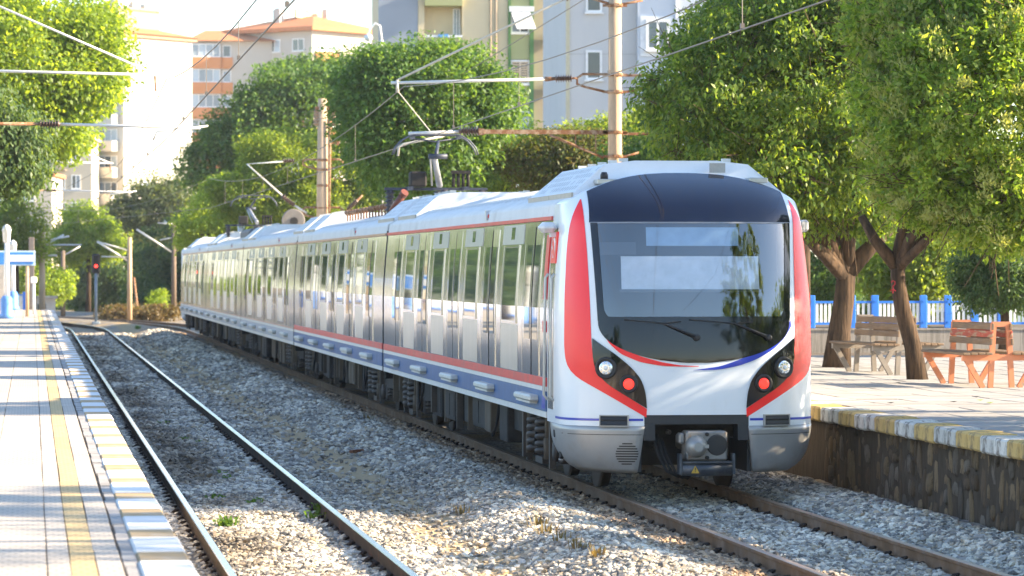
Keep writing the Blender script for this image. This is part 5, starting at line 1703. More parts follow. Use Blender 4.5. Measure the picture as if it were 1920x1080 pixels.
b.poly([a[0], a[1], rA]); b.poly([a[1], a[2], rB, rA]); b.poly([a[2], a[3], rB]); b.poly([a[3], a[0], rA, rB]); b.poly(a[::-1])
rf = b.build('roof', M_tile, t)
b = MB(); b.bbox((2, 2.5, H_ + .5), (9, 8.5, H_ + 3.2)); b.bbox((1.8, 2.3, H_ + 3.2), (9.2, 8.7, H_ + 3.45)); b.build('stair_head', mat('cream_tower', (.4, .31, .21), .9), rf)
for x, y, h in ((3, 4, 4.4), (5, 3, 4.2), (6.2, 5, 4.6), (7.5, 3.4, 4.0)):
    b = MB(); b.bbox((x - .35, y - .35, H_ + 3.4), (x + .35, y + .35, H_ + h), .05); b.build('chimney', M_wtow, rf)
for dx in (3.6, 4.9): 
    b = MB(); b.lathe([(.6, 0), (.5, .18), (.1, .3)], c=(dx, 3, H_ + 4.2), axis='Y', n=14); b.build('satellite_dish', M_frame, rf)
st_ = 2.86
for k in range(11):
    z = H_ - 2.6 - k * st_
    if z < 2: break
    for x, w, h in ((3.0, 1.2, 1.3), (7.2, 1.3, 1.3)):
        win(t, x, z, w, h, 0, 2, m=[M_panel, M_pane] if k > 4 else M_panel, fr=.1)
    b = MB(); b.bbox((10.4, -.012, z - .55), (11.2, -.002, z + .55)) if False else None
    # shaded side: balconies and windows along local y
    for y, wd in ((.6, 3.2), (8.3, 3.2)):
        b = MB(); b.bbox((-1.25, y, z - 1.25), (-.004, y + wd, z - 1.1)); b.bbox((-1.25, y, z - 1.098), (-1.15, y + wd, z - .1)); b.bbox((-1.149, y, z - 1.098), (-.004, y + .1, z - .1)); b.bbox((-1.149, y + wd - .1, z - 1.098), (-.004, y + wd, z - .1))
        b.build('balcony', random.choice([M_wtow, M_wtow, mat('dark_balcony', (.16, .16, .17), .7), mat('blue_balcony', (.25, .33, .42), .7)]), t)
        win(t, y + .3, z - .9, wd - .6, 2.1, 0, 3, axis='x', fr=.1, m=[M_pane, M_panel])
    for y in (4.6, 12.4):
        win(t, y, z, 1.5, 1.35, 0, 2, axis='x', fr=.1, m=[M_pane, M_panel])

# --- orange trimmed block with hipped roof
o = P(585, 0, 416)
PH2 = R(43)
t = thing('apartment_building', 'pale apartment block with orange panels and a hipped tile roof between the trees', 'building', (o.x, 416, -.3), PH2)
H_ = PZ(585, 57, 416) + .3
W_, D_ = 11.5, 13.5
M_pale = mat('pale_render', (.48, .45, .4), .9, var=.03, scale=.3)
M_or = mat('orange_render', (.56, .24, .1), .85, var=.06, scale=.4)
b = MB(); b.bbox((0, 0, 0), (W_, D_, H_)); b.build('wall', M_pale, t)
b = MB()
a = [(-.9, -.9, H_), (W_ + .9, -.9, H_), (W_ + .9, D_ + .9, H_), (-.9, D_ + .9, H_)]
a2 = [(p[0], p[1], H_ + .45) for p in a]
for i in range(4): b.poly([a[i], a[(i + 1) % 4], a2[(i + 1) % 4], a2[i]])
b.poly(a[::-1])
rA, rB = (W_ / 2, 5, H_ + 2.2), (W_ / 2, D_ - 5, H_ + 2.2)
b.poly([a2[0], a2[1], rA]); b.poly([a2[1], a2[2], rB, rA]); b.poly([a2[2], a2[3], rB]); b.poly([a2[3], a2[0], rA, rB])
rf = b.build('roof', M_tile, t)
for x, y in ((3, 8), (5.5, 7), (8, 5), (10, 9), (4.4, 9.6)):
    b = MB(); b.bbox((x - .4, y - .4, H_ + .5), (x + .4, y + .4, H_ + 3.1), .05); b.build('chimney', M_pale, rf)
b = MB(); b.bbox((4, 6.2, H_ + 2), (9.5, 6.5, H_ + 2.9)); b.build('roof_parapet', M_cream, rf)
b = MB(); b.lathe([(.65, 0), (.5, .2), (.1, .3)], c=(6.2, 6, H_ + 3.4), axis='Y', n=14); b.build('satellite_dish', M_frame, rf)
for k in range(7):
    z = H_ - 2.35 - k * 2.95
    if z < 2: break
    for y, w in ((1.2, 1.9), (5.0, 1.9), (8.9, 1.3)):
        win(t, y, z, w, 1.5, 0, 2, axis='x', fr=.12, m=[M_pane, M_panel])
    b = MB(); b.bbox((-.35, 10.8, z - 1.35), (-.004, 13.3, z - .05)); b.build('orange_panel', M_or, t)
    win(t, 10.9, z, 2.3, 1.6, -.3, 2, axis='x', fr=.12, m=[M_pane, M_panel])
    b = MB(); b.bbox((.5, -.3, z - 1.3), (4.5, -.004, z - .05)); b.build('orange_panel', M_or, t)
    win(t, .6, z, 3.8, 1.75, -.02, 3, fr=.12, m=M_panel)
    b = MB(); b.bbox((7.5, -.3, z - 1.3), (10.8, -.004, z - .05)); b.build('balcony', M_pale, t)
    win(t, 8, z - .8, 2.2, 2.3, -.02, 2, fr=.12, m=[M_pane, M_panel])
# left wing
o = P(358, 0, 420)
t = thing('apartment_building', 'narrow apartment block with orange bands and glazed bays beside the white tower', 'building', (o.x, 420, -.3))
H_ = PZ(358, 76, 420) + .3
W_ = PX(437, 420) - o.x
b = MB(); b.bbox((0, .6, 0), (W_ + 5, 12, H_)); b.build('wall', M_pale, t)
b = MB()
a2 = [(-.6, -.2, H_), (W_ + 5, -.2, H_), (W_ + 5, 12.5, H_), (-.6, 12.5, H_)]
b.poly(a2[::-1]); b.poly([a2[0], a2[1], (W_ + 5, 6, H_ + 1.6), (2, 6, H_ + 1.6)]); b.poly([a2[3], a2[0], (2, 6, H_ + 1.6)]); b.poly([a2[2], a2[3], (2, 6, H_ + 1.6), (W_ + 5, 6, H_ + 1.6)])
b.build('roof', M_tile, t)
for k in range(8):
    z = H_ - 1.9 - k * 2.95
    if z < 2: break
    b = MB(); b.bbox((0, 0, z - 1.35), (W_ * .72, .597, z - .02)); b.build('orange_band', M_or, t)
    win(t, .1, z, W_ * .72 - .2, 1.55, .25, 4, fr=.1, m=M_panel)
    b = MB(); b.bbox((W_ * .72 + .05, .3, z - 1.35), (W_, .597, z - .02)); b.build('orange_band', M_or, t)
    win(t, W_ * .76, z, W_ * .2, 1.4, .58, 1, fr=.1, m=[M_pane, M_panel])
# low pale flats at the far left
for (px0, px1, pyt, Y, lab, cc) in ((96, 172, 262, 380, 'cream flats with small dark windows left of the white tower', (.5, .44, .34)), (-30, 98, 330, 330, 'low pale flats half hidden by the leafy tree at far left', (.6, .52, .42))):
    o = P(px0, 0, Y); H_ = PZ(px0, pyt, Y) + .3; W_ = PX(px1, Y) - o.x
    t = thing('apartment_building', lab, 'building', (o.x, Y, -.3), R(-6))
    b = MB(); b.bbox((0, 0, 0), (W_, 10, H_)); b.build('wall', mat('render_%d' % px1, cc, .9, var=.05), t)
    b = MB(); b.bbox((-.3, -.3, H_), (W_ + .3, 10.3, H_ + .3)); b.build('roof', M_tile if px0 < 0 else M_conc, t)
    for k in range(8):
        z = H_ - 2.3 - k * 2.9
        if z < 1: break
        n = max(2, int(W_ / 2.4))
        for i in range(n):
            win(t, .5 + i * (W_ - 1) / n, z, (W_ - 1) / n * .6, 1.5, 0, 2, fr=.1, m=[M_pane, M_panel])
            if (i + k) % 3 == 0:
                b = MB(); b.bbox((.3 + i * (W_ - 1) / n, -1.0, z - .95), (.3 + (i + .8) * (W_ - 1) / n, -.004, z - .85)); b.bbox((.3 + i * (W_ - 1) / n, -1.0, z - .848), (.3 + (i + .8) * (W_ - 1) / n, -.92, z - .05)); b.build('balcony', random.choice([M_cream, M_frame, M_tan]), t)
# street light and flue by the orange block
t = thing('street_lamp', 'grey globe lamp on a white curved arm in front of the cream block', 'street lamp', P(716, 260, 190))
b = MB(); b.tube([(0, 0, -5), (0, 0, PM(185, 190))], .09, 8); b.tube([(0, 0, PM(185, 190)), (-.1, 0, PM(212, 190)), (-.35, 0, PM(217, 190)), (-.65, 0, PM(205, 190)), (-.72, 0, PM(195, 190))], .05, 6); b.build('pole', M_white, t)
b = MB(); b.lathe([(.06, PM(197, 190)), (.2, PM(194, 190)), (.23, PM(189, 190)), (.16, PM(184, 190)), (.05, PM(182, 190))], c=(-.72, 0, 0), n=12); b.build('globe', M_roofs, t)
# arched grey shelter behind the picket fence
Yt = 95
o = P(1790, 585, Yt)
t = thing('shelter', 'grey arched shelter behind the picket fence on the right', 'shelter', (o.x, Yt, o.z))
b = MB(); b.smooth = True
rw = [[(.95 * math.cos(a) * 1.0 + .3, yy, .82 * math.sin(a)) for a in lin(0, math.pi, 16)] for yy in (0, 4)]
b.grid(rw); b.smooth = False; b.poly(rw[0]); b.poly(rw[1][::-1]); b.build('canopy', mat('grey_canopy', (.3, .32, .34), .6, var=.1), t)
b = MB(); b.tube([(.98 * math.cos(a) + .3, -.02, .85 * math.sin(a)) for a in lin(0, math.pi, 16)], .05, 6); b.build('rib', M_white, t)
# =================================================================== TREES
LG = {
 'laurel': leaf_mat('laurel_leaves', [(0.040, 0.088, 0.017), (0.083, 0.153, 0.024), (0.130, 0.206, 0.033), (0.201, 0.260, 0.053)], .5, .4),
 'privet': leaf_mat('privet_leaves', [(0.066, 0.132, 0.015), (0.110, 0.198, 0.026), (0.154, 0.248, 0.037), (0.220, 0.286, 0.072)], .52, .5),
 'plane': leaf_mat('plane_leaves', [(.12, .2, .028), (.17, .26, .04), (.23, .31, .06)], .58),
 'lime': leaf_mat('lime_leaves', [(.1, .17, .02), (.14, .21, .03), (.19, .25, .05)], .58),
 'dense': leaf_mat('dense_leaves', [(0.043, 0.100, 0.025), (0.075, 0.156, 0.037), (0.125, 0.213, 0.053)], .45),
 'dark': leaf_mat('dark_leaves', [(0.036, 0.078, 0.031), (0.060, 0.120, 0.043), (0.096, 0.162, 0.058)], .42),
 'olive': leaf_mat('olive_leaves', [(0.057, 0.092, 0.034), (0.098, 0.138, 0.057), (0.149, 0.184, 0.092)], .4),
 'cedar': leaf_mat('cedar_needles', [(.045, .09, .03), (.075, .13, .045), (.11, .17, .06)], .4),
 'dry': leaf_mat('dry_grass', [(.12, .08, .04), (.17, .13, .06), (.1, .09, .04)], .3),
 'brown': leaf_mat('russet_leaves', [(.08, .065, .025), (.07, .12, .028), (.12, .1, .04), (.09, .15, .03)], .42),
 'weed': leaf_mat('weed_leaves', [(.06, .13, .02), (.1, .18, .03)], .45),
}
M_bark = mat('brown_bark', (.085, .055, .035), .95, var=.35, scale=5, bump=.9, bscale=9, stretch=(3, 3, .35), c2=(.035, .025, .018), c2amt=(.45, .6), c2scale=4)
M_twig = mat('twigs', (.1, .065, .04), .9, var=.3)
def nrm_(v): return v / np.maximum(np.linalg.norm(v, axis=1, keepdims=True), 1e-9)
def leaves_mesh(name, C, D, S, Nn, l, w, fold, m):
    n = len(C)
    l = l[:, None]; w = w[:, None]
    V = np.empty((n, 4, 3), np.float32)
    V[:, 0] = C - D * l * .5
    V[:, 1] = C + S * w * .5 + Nn * fold * w - D * l * .08
    V[:, 2] = C + D * l * .5
    V[:, 3] = C - S * w * .5 + Nn * fold * w - D * l * .08
    me = bpy.data.meshes.new(name)
    me.vertices.add(4 * n); me.loops.add(4 * n); me.polygons.add(n)
    me.vertices.foreach_set('co', V.ravel())
    me.loops.foreach_set('vertex_index', np.arange(4 * n, dtype=np.int32))
    me.polygons.foreach_set('loop_start', np.arange(0, 4 * n, 4, dtype=np.int32))
    me.materials.append(m)
    me.update(); me.validate()
    return me
def crown_pts(lobes, n, clump, seed, shell=.16, inner=.22, bump=.1, per=60):
    """clumps of leaves on and under the surface of a set of ellipsoids"""
    g = np.random.default_rng(seed)
    lobes = np.array(lobes, float)         # cx cy cz rx ry rz
    ar = (lobes[:, 3] * lobes[:, 4] + lobes[:, 4] * lobes[:, 5] + lobes[:, 3] * lobes[:, 5])
    nc = max(8, int(n / (per * 2.6)))
    k = g.choice(len(lobes), nc, p=ar / ar.sum())
    u = nrm_(g.normal(size=(nc, 3)))
    ff = 1.0 + bump * vnoise(u[:, 0] * 3 + u[:, 2] * 2.0, u[:, 1] * 3 - u[:, 2], 1.3, seed)
    rad = ff * (1 - np.abs(g.normal(0, shell, nc)))
    deep = g.uniform(0, 1, nc) < inner
    rad = np.where(deep, g.uniform(.45, .85, nc), rad)
    rad = np.where(g.uniform(0, 1, nc) < .06, rad * g.uniform(1.04, 1.13, nc), rad)      # sprigs that stand out
    rad = np.clip(rad, .3, 1.25)
    cc = lobes[k, :3] + u * lobes[k, 3:] * rad[:, None]
    # drop clumps that lie deep inside another lobe
    keep = np.ones(nc, bool)
    for L_ in lobes:
        q = (((cc - L_[:3]) / L_[3:]) ** 2).sum(1)
        keep &= ~((q < .3) & (~deep))
    cc, u = cc[keep], nrm_((u / lobes[k, 3:]))[keep]
    i = g.integers(0, len(cc), n)
    sz = g.uniform(.6, 1.35, len(cc))[i][:, None]
    C = cc[i] + np.clip(g.normal(0, 1.25 * clump, (n, 3)), -2.2 * clump, 2.2 * clump) * sz * np.array([1, 1, .75])
    lu = nrm_(C - cc[i] + 1e-6)
    return C, nrm_(u[i] * .55 + lu * .75), g
def foliage(name, parent, lobes, n, ll, lw, clump, m, seed, droop=.5, **kw):
    C, U, g = crown_pts(lobes, n, clump, seed, **kw)
    D = nrm_(U * .7 + g.normal(0, .7, (n, 3)) + np.array([0, 0, -droop]))
    T_ = nrm_(U * .6 + g.normal(0, .55, (n, 3)) + np.array([0, 0, .55]))
    S = nrm_(np.cross(D, T_)); Nn = np.cross(S, D)
    sc_ = g.uniform(.65, 1.25, n)
    o = inst(name, leaves_mesh(name, C, D, S, Nn, ll * sc_, lw * sc_, .18, m), parent)
    return o
def tree(name, label, base, lobes, n, ll, lw, clump, kind, seed, trunk=None, tr=.18, limbs=4, droop=.5, group=None, cat='tree', twigs=0, **kw):
    base = Vector(base)
    t = thing(name, label, cat, base, 0, group)
    lob = [(l[0] - base.x, l[1] - base.y, l[2] - base.z, *l[3:]) for l in lobes]
    c0 = Vector(lob[0][:3])
    g = random.Random(seed)
    b = MB()
    if trunk is None:
        fork = Vector((c0.x * .7, c0.y * .7, max(.6, (c0.z - lob[0][5] * .75))))
        trunk = [Vector((0, 0, -.2)), Vector((c0.x * .2 + .05, c0.y * .2, fork.z * .5)), fork]
    else:
        trunk = [Vector(p) - base for p in trunk]
    rs = [tr * 1.25] + [tr * (1 - .25 * i / max(1, len(trunk) - 1)) for i in range(1, len(trunk))]
    b.tube(trunk, rs, 12); b.build('trunk', M_bark, t)
    fork = trunk[-1]
    for i in range(limbs):
        L_ = lob[i % len(lob)]
        e = Vector((L_[0] + g.uniform(-.5, .5) * L_[3], L_[1] + g.uniform(-.5, .5) * L_[4], L_[2] + g.uniform(-.2, .5) * L_[5]))
        mid = fork.lerp(e, .5) + Vector((g.uniform(-.1, .1), g.uniform(-.1, .1), -.1)) * L_[3]
        b = MB(); b.tube([fork - Vector((0, 0, tr)), mid, e], [tr * .62, tr * .4, tr * .12], 8); b.build('branch', M_bark, t)
    if twigs:
        b = MB()
        for _ in range(twigs):
            L_ = g.choice(lob)
            u = Vector((g.gauss(0, 1), g.gauss(0, 1), g.gauss(0, 1))).normalized()
            p = Vector(L_[:3]) + Vector((u.x * L_[3], u.y * L_[4], u.z * L_[5])) * g.uniform(.55, .85)
            q = p + (u + Vector((g.gauss(0, .5), g.gauss(0, .5), g.gauss(.2, .5)))) * g.uniform(.25, .6)
            b.tube([p, q], [.012, .004], 3, cap=False)
        b.build('twigs', M_twig, t, kind='stuff')
    foliage('crown', t, lob, n, ll, lw, clump, LG[kind], seed, droop, **kw)
    return t
def LB(px, py, rx, ry, Y, dy=0, depth=1.0):
    p = P(px, py, Y + dy)
    return (p.x, p.y, p.z, PM(rx, Y + dy), PM(rx, Y + dy) * depth, PM(ry, Y + dy))

# --- the two clipped trees on the right platform
bA = G(1568, 689, ZR)
YA_ = bA.y
t = tree('laurel_tree', 'wide clipped broad leaved tree over the bench, nearest behind the train cab', bA,
     [LB(1540, 190, 330, 230, YA_), LB(1330, 200, 135, 130, YA_, -.6), LB(1440, 300, 170, 120, YA_, -1.2), LB(1580, 330, 170, 110, YA_, -1.0), LB(1450, 90, 170, 130, YA_, .2), LB(1650, 70, 200, 150, YA_), LB(1640, -70, 220, 140, YA_)],
     112000, .108, .052, .13, 'laurel', 11,
     trunk=[bA + Vector((0, 0, -.1)), P(1574, 620, YA_), P(1583, 560, YA_), P(1588, 500, YA_)], tr=.21, limbs=6, droop=1.0, twigs=900, shell=.07, inner=.3, bump=.08, per=26)
for pts in ([P(1588, 510, YA_), P(1555, 460, YA_), P(1530, 400, YA_)], [P(1588, 510, YA_), P(1640, 455, YA_), P(1680, 420, YA_)]):
    b = MB(); b.tube([p - bA for p in pts], [.17, .12, .08], 10); b.build('branch', M_bark, t)
bB = G(1722, 712, ZR)
YB_ = bB.y
t = tree('privet_tree', 'fine leaved flowering tree with leaning trunk at the right edge', bB,
     [LB(1860, 210, 235, 235, YB_, -1.5), LB(1740, 170, 135, 140, YB_, -.8), LB(1760, 330, 130, 105, YB_, -1.0), LB(1730, 50, 150, 110, YB_, -.6), LB(1880, 380, 150, 90, YB_, -1.4), LB(1890, 60, 180, 150, YB_, -1.2)],
     90000, .115, .048, .11, 'privet', 12,
     trunk=[bB + Vector((0, 0, -.1)), P(1712, 650, YB_), P(1692, 580, YB_), P(1684, 530, YB_), P(1682, 485, YB_)], tr=.14, limbs=5, droop=.1, twigs=900, shell=.07, inner=.3, bump=.12, per=22)
for pts in ([P(1682, 500, YB_), P(1640, 450, YB_), P(1615, 405, YB_)], [P(1684, 500, YB_), P(1712, 465, YB_), P(1745, 435, YB_)], [P(1682, 490, YB_), P(1690, 440, YB_), P(1696, 400, YB_)]):
    b = MB(); b.tube([p - bB for p in pts], [.11, .08, .06], 10); b.build('branch', M_bark, t)
# pale flower plumes on the privet
lobes = [LB(1860, 210, 235, 235, YB_, -1.5), LB(1740, 170, 135, 140, YB_, -.8), LB(1760, 330, 130, 105, YB_, -1.0), LB(1730, 50, 150, 110, YB_, -.6)]
foliage('flower_plume', t, [(l[0] - bB.x, l[1] - bB.y, l[2] - bB.z, l[3] * 1.02, l[4] * 1.02, l[5] * 1.02) for l in lobes], 26000, .07, .03, .075, leaf_mat('pale_flowers', [(.2, .25, .08), (.28, .32, .12)], .4), 77, -1.2, shell=.04, inner=0, bump=.14, per=26)
# red chalk mark on the trunk
mk = MB(); p0 = P(1675, 530, YB_ - .17)
def mkp(a, c): return Vector((PX(1675 + a, YB_ - .16), YB_ - .158, PZ(1675, 533 + c, YB_)))
mk.tube([mkp(-4, -3), mkp(-1, -7), mkp(3, -5), mkp(3, 0), mkp(-1, 4), mkp(0, 8)], .008, 5)
mk.tube([mkp(-6, 12), mkp(0, 9), mkp(5, 13)], .008, 5); mk.tube([mkp(0, 8), mkp(-1, 17)], .008, 5)
o = mk.build('red_mark', mat('red_chalk', (.5, .05, .06), .8), t); o.location = -bB

# --- trees beyond the fence on the right
def T_(label, kind, seed, Y, lobes, n, ls, z0=-.3, group=None, name='tree', bpx=None, **kw):
    l = [LB(*q[:4], Y, *(q[4:])) for q in lobes]
    return tree(name, label, (l[0][0] if bpx is None else PX(bpx, Y), l[0][1], z0), l, int(n * 1.25), ls * .84, ls * .42, ls * 1.2, kind, seed, group=group, tr=max(.1, l[0][3] * .09), **kw)
T_('bright yellow green tree beyond the picket fence between the two trunks', 'lime', 21, 84, [(1730, 505, 62, 70), (1690, 540, 40, 40), (1770, 470, 45, 50), (1640, 510, 30, 45)], 15000, .15, .9)
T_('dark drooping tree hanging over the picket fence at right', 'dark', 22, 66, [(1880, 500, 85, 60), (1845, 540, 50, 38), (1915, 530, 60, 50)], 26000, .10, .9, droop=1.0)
T_('dark green tree behind the trunks left of the bright one', 'dense', 23, 92, [(1570, 480, 90, 90), (1540, 540, 60, 50), (1640, 430, 80, 60)], 22000, .14, .9)
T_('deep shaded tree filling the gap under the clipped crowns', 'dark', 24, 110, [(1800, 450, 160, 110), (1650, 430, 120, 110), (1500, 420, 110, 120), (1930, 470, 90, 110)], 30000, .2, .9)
T_('shrub row of mixed green leaves behind the benches', 'dense', 25, 100, [(1620, 575, 60, 26), (1720, 580, 70, 22), (1560, 560, 40, 35), (1850, 580, 90, 24)], 12000, .13, .9, name='shrub')

T_('tall green tree added unseen behind the wide clipped crown for its shade', 'dense', 26, 67, [(1500, 130, 190, 180), (1560, 0, 170, 150)], 22000, .18, .9)  # this and the next two: hidden trees added to cast platform shade bands
T_('taller green tree added unseen farther behind the clipped crown for its shade', 'dense', 27, 88, [(1430, 140, 150, 170), (1480, 60, 130, 140)], 16000, .22, .9)
T_('tallest green tree added unseen at the platform back for its shade', 'dense', 28, 103, [(1500, 60, 150, 170), (1560, -20, 130, 120)], 14000, .25, .9)
# --- behind the train, right of centre
T_('big round clipped tree standing behind the pantograph', 'dense', 31, 98, [(797, 215, 165, 132), (790, 300, 120, 70), (730, 170, 100, 80), (870, 180, 90, 90)], 60000, .17, -.3, shell=.06, inner=.25, bump=.05, per=34)
T_('russet and green bush between the round tree and the mast', 'brown', 32, 98, [(1070, 300, 85, 52), (1000, 320, 60, 45), (1120, 300, 50, 50)], 22000, .14, .5, name='shrub')
T_('bright shrub just right of the round tree', 'lime', 33, 104, [(945, 330, 50, 45), (985, 285, 40, 40), (900, 350, 50, 40)], 12000, .15, .3, name='shrub')
T_('young yellow green tree below the white apartment block', 'lime', 34, 128, [(1110, 260, 60, 30), (1170, 250, 60, 40), (1060, 285, 40, 30)], 10000, .18, .3)
T_('leafy hedge tree between the mast and the clipped crowns', 'dense', 35, 90, [(1190, 310, 60, 60), (1260, 330, 80, 60), (1330, 340, 80, 60)], 16000, .15, .3)

# --- behind the train, left of centre
T_('tall dark tree in front of the orange trimmed block', 'dense', 41, 178, [(535, 205, 92, 74), (470, 260, 80, 80), (410, 310, 60, 70), (600, 165, 48, 40)], 34000, .27, -.3)
T_('lighter topped tree above the dark one', 'dense', 42, 190, [(565, 150, 65, 32), (625, 135, 42, 24)], 9000, .28, -.3)
T_('sunlit yellow green tree around the concrete mast', 'lime', 43, 152, [(545, 310, 95, 72), (630, 320, 70, 70), (470, 370, 80, 50), (560, 390, 120, 50), (655, 380, 60, 50)], 36000, .2, -.3)
T_('mid green tree rising over the rear carriages', 'plane', 44, 172, [(420, 390, 60, 55), (380, 430, 55, 50), (450, 430, 60, 45)], 15000, .22, -.3)
T_('dusty olive coloured tree with pale leaves in front of the white tower', 'olive', 45, 235, [(290, 400, 70, 60), (335, 380, 40, 40), (250, 420, 40, 45)], 18000, .3, -.3)
T_('rounded yellow green tree left of the olive coloured one', 'plane', 46, 225, [(165, 430, 52, 44), (195, 460, 36, 35), (130, 460, 40, 40)], 12000, .28, -.3)
T_('dark conifer group behind the red signal', 'dark', 47, 245, [(225, 510, 80, 70), (160, 530, 60, 60), (290, 490, 60, 60)], 24000, .3, -.3)
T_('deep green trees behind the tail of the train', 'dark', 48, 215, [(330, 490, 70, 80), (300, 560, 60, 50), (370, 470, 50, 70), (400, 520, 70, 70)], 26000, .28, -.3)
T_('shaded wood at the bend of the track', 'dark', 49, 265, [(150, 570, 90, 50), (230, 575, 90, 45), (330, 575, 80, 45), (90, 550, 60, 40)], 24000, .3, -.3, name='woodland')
T_('pale leafed bush beside the small hut', 'plane', 50, 178, [(95, 535, 36, 26), (70, 520, 28, 24)], 7000, .22, -.3, name='shrub')
T_('small yellow green bush near the dark mast at the curve', 'plane', 51, 190, [(298, 565, 17, 18), (290, 585, 18, 12)], 3000, .16, -.3, name='shrub')
T_('dry brown grass clump at the foot of the masts', 'dry', 52, 186, [(275, 592, 38, 9), (225, 592, 34, 9), (310, 585, 20, 10)], 5000, .2, -.3, name='shrub', cat='grass')
T_('bright green tree under the pale flats at far left', 'lime', 53, 165, [(30, 430, 50, 50), (60, 470, 26, 26), (-20, 440, 60, 60)], 12000, .22, .9)
T_('green trees behind the carriages on the far bank', 'dense', 54, 200, [(480, 420, 90, 60), (600, 430, 100, 60), (720, 400, 100, 70), (820, 380, 100, 70)], 26000, .27, -.3)
# --- left foreground-side trees
T_('large sunlit plane tree overhanging the near platform at top left', 'plane', 61, 112,
   [(30, 110, 170, 110), (150, 60, 75, 60), (160, 160, 65, 55), (40, 230, 120, 60), (-120, 100, 200, 200), (110, 250, 55, 40), (195, 110, 40, 45)], 60000, .22, .9, shell=.1, per=30, bpx=-160)
T_('feathery cedar branches at the left edge', 'cedar', 62, 84, [(0, 250, 70, 40), (-10, 310, 70, 45), (40, 275, 45, 26), (30, 330, 45, 30), (-90, 250, 110, 130)], 36000, .16, .9, droop=1.6, per=26, bpx=-190)

# --- reflected in train side and cab: trees along the near platform and behind the viewpoint
for i in range(9):
    y = 92 + i * 15
    x = -9.5 - (i % 3) * 1.3
    h = 4.5 + (i * 37 % 5) * .5
    tree('tree', 'leafy tree standing behind the near platform fence', (x, y, .9), [(x, y, h, 3.2, 3.8, 2.9), (x + .8, y + 2.5, h - .6, 2.4, 2.8, 2.2)], 9000, .3, .15, .3, 'dark' if i % 2 else 'dense', 70 + i, tr=.2, limbs=3, group='trees behind the near platform')
# unseen trees on the right platform, and bushes added for shade along the rail
for i, (x, y, z, rx, rz, kd, lab) in enumerate((
        (17.6, 20.2, 8.3, 4.7, 4.4, 'laurel', 'big leafy tree shading the near end of the left platform'),
        (19.0, 11.0, 8.0, 4.5, 4.0, 'dense', 'dark leafy tree nearest the viewpoint on the right platform'),
        (15.6, 39.6, 6.4, 2.3, 2.7, 'laurel', 'leafy tree beside the train cab that dapples its front'),
        (12.4, 37.2, 2.3, 1.3, 1.2, 'privet', 'unseen bush added beside the cab to shade the rail strip'),
        (12.6, 34.4, 2.2, 1.3, 1.15, 'privet', 'lowest unseen bush of the row added for rail strip shade'),
        (12.5, 31.5, 2.4, 1.4, 1.3, 'privet', 'wider unseen bush at the near end of the added row'))):
    big = rz > 2
    tree('tree' if big else 'shrub', lab, (x, y, .9), [(x, y, z, rx, rx, rz), (x + .3, y + .4, z + .2, rx * .8, rx * .8, rz * .8)], 20000 if big else 7000, .2 if big else .12, .09, .2, kd, 90 + i, tr=.25 if big else .08, limbs=4)
for i, (x, y, h) in enumerate(((-6.5, 13, 5.0), (-17, -30, 6), (46, -35, 7), (-14, -60, 7), (58, -60, 8), (20, -232, 6), (32, -240, 8), (45, -236, 7), (58, -240, 9), (74, -235, 8), (4, -230, 8), (-12, -235, 9), (92, -235, 9))):
    tree('tree', 'tree along the line behind the viewpoint', (x, y, 0), [(x, y, h, 3.6, 3.6, h * .55), (x + 1.5, y, h * .8, 2.6, 3, h * .4)], 5000, .4, .22, .4, 'dense', 110 + i, tr=.25, limbs=2, group='trees behind the viewpoint')
t = thing('catenary_mast', 'catenary mast behind the viewpoint mirrored in the windscreen', 'mast', (23.0, -75, -.2))
mast_pole(t, 9.5, -.2, .17, .13)
b = MB(); b.tube([(-1.6, 0, 8.4), (1.6, 0, 8.4)], .06, 6); b.tube([(0, 0, 7.0), (2.3, 0, 7.0)], .05, 6); b.tube([(-1.6, 0, 8.4), (0, 0, 7.6), (1.6, 0, 8.4)], .05, 6); b.build('crossarm', M_rust, t)

# weeds and fallen leaves
def weed(label, x, y, n, h, kind, seed, grp):
    g = random.Random(seed)
    z = float(ballast_h(np.array([x]), np.array([y]))[0])
    t = thing('weed', label, 'weed', (x, y, z), 0, grp)
    b = MB()
    for i in range(n):
        a = g.uniform(0, 6.28); hh = h * g.uniform(.4, 1.1); r = g.uniform(0, .12); lean = g.uniform(.1, .5) * hh
        p = Vector((r * math.cos(a), r * math.sin(a), 0)); q = p + Vector((lean * math.cos(a), lean * math.sin(a), hh)); m_ = p.lerp(q, .55) + Vector((0, 0, hh * .12))
        s = Vector((-math.sin(a), math.cos(a), 0)) * (.010 if kind != 'dry' else .006)
        b.poly([p - s, p + s, m_ + s * 1.4, m_ - s * 1.4]); b.poly([m_ - s * 1.4, m_ + s * 1.4, q])
        if kind == 'weed':
            for k in range(2):
                c = p.lerp(q, g.uniform(.4, .9)); e = c + Vector((g.uniform(-.05, .05), g.uniform(-.05, .05), .02)); w_ = Vector((.012, .01, .005))
                b.poly([c, c.lerp(e, .5) + w_, e, c.lerp(e, .5) - w_])
    b.build('blades', LG[kind], t)
gw = 'green weeds between the rails'
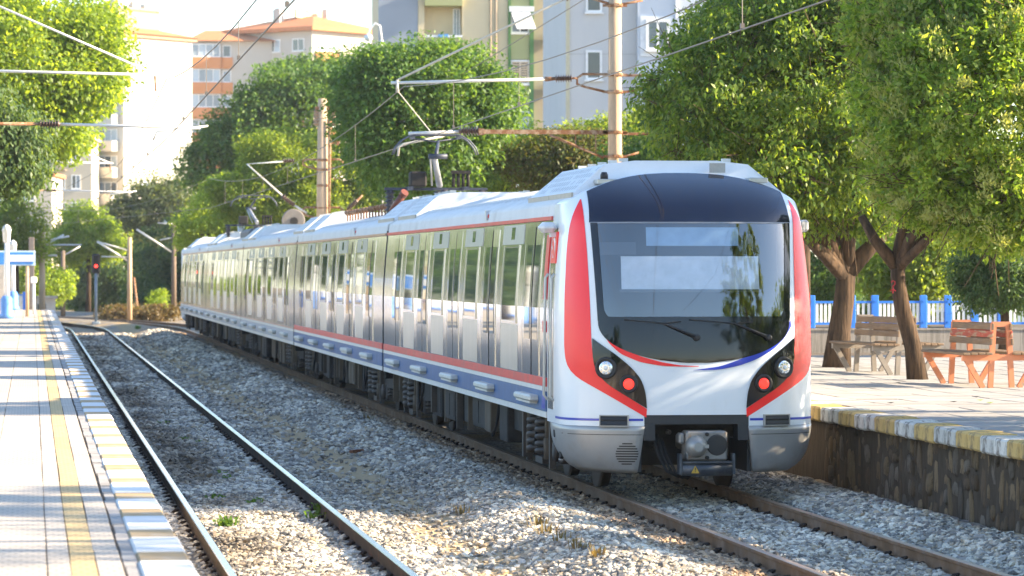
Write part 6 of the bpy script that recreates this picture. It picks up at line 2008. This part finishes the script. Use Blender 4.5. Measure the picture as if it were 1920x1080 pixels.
for i, (px, py, n, h) in enumerate(((425, 985, 46, .13), (600, 960, 20, .12), (590, 970, 14, .1), (475, 944, 14, .07), (405, 938, 12, .07), (415, 890, 10, .07), (430, 898, 9, .06), (310, 795, 10, .06), (345, 825, 8, .06), (375, 828, 8, .05), (258, 620, 60, .22))):
    lab = ('leafiest green weed, by the sunlit edge between the left track rails', 'green weed against the foot of the second rail', 'lower green weed just beside the second rail', 'small weed in the shade above the leafiest weed', 'small weed left of centre between the left rails', 'tiny weed paired with another in the shaded ballast', 'tiny weed right of its twin in the shaded ballast', 'tiny far weed midway along the left track', 'tiny weed near the dark fouled ballast', 'tiny weed close to the second rail in shade', 'round green plant on the ballast near the curve')[i]
    p = G(px, py, -.13); weed(lab, p.x, p.y, n, h, 'weed', 300 + i, gw)
gd = 'dry grass stalks by the mound'
for i, (px, py) in enumerate(((1025, 1020), (1050, 1035), (1085, 1050), (1010, 1005), (1120, 1065), (870, 968), (700, 700), (690, 795))):
    lab = ('dry grass tuft on the sandy strip, tallest of the sunlit ones', 'dry grass tuft between its two sunlit neighbours', 'dry grass tuft in the sunlit stones toward the train rail', 'dry grass tuft farthest up the sunlit strip', 'nearest dry grass tuft at the picture foot', 'dry grass tuft at the edge of the train shade', 'dry grass tuft in shade near the timber offcut', 'dry grass tuft high on the shaded mound')[i]
    p = G(px, py, -.1); weed(lab, p.x, p.y, 26, .13, 'dry', 400 + i, gd)
M_lf = mat('fallen_leaf', (.2, .26, .05), .7)
for i, (px, py) in enumerate(((1838, 751), (1856, 756), (1684, 718), (1788, 754), (1670, 756), (1830, 745))):
    p = G(px, py, ZR + .01)
    b = MB(); s = .05
    b.poly([(-s, 0, .01), (0, -s * .5, .0), (s, 0, .015), (0, s * .5, .004)])
    b.build('fallen_leaf', M_lf if i < 2 else M_dark, None, p, label=('larger green fallen leaf on the flagstones before the red bench', 'smaller green fallen leaf beside the larger one', 'dark leaf near the leaning trunk on the flagstones', 'dark fallen leaf before the red bench in the shade', 'dark leaf on the flagstones nearest the train', 'dark speck of leaf left of the green leaves')[i], cat='leaf', group='fallen leaves on the right platform')
t = thing('timber_offcut', 'short reddish brown timber offcut lying on the ballast mound', 'debris', G(672, 848, -.06), R(60))
b = MB(); b.bbox((-.25, -.03, 0), (.25, .03, .04), .005); b.build('plank', mat('red_brown_timber', (.2, .08, .04), .85, var=.2), t)

# thin summer air between the viewpoint and the far blocks
hz = MB(); hz.bbox((-950, -550, -1.6), (950, 1150, 42))
hm = bpy.data.materials.new('air'); hm.use_nodes = True
N, L = hm.node_tree.nodes, hm.node_tree.links
N.remove(N['Principled BSDF'])
pv = N.new('ShaderNodeVolumePrincipled'); pv.inputs['Color'].default_value = (.93, .96, 1, 1); pv.inputs['Density'].default_value = .00018; pv.inputs['Anisotropy'].default_value = .3
L.new(pv.outputs[0], N['Material Output'].inputs['Volume'])
hz.build('haze', hm, kind='stuff')
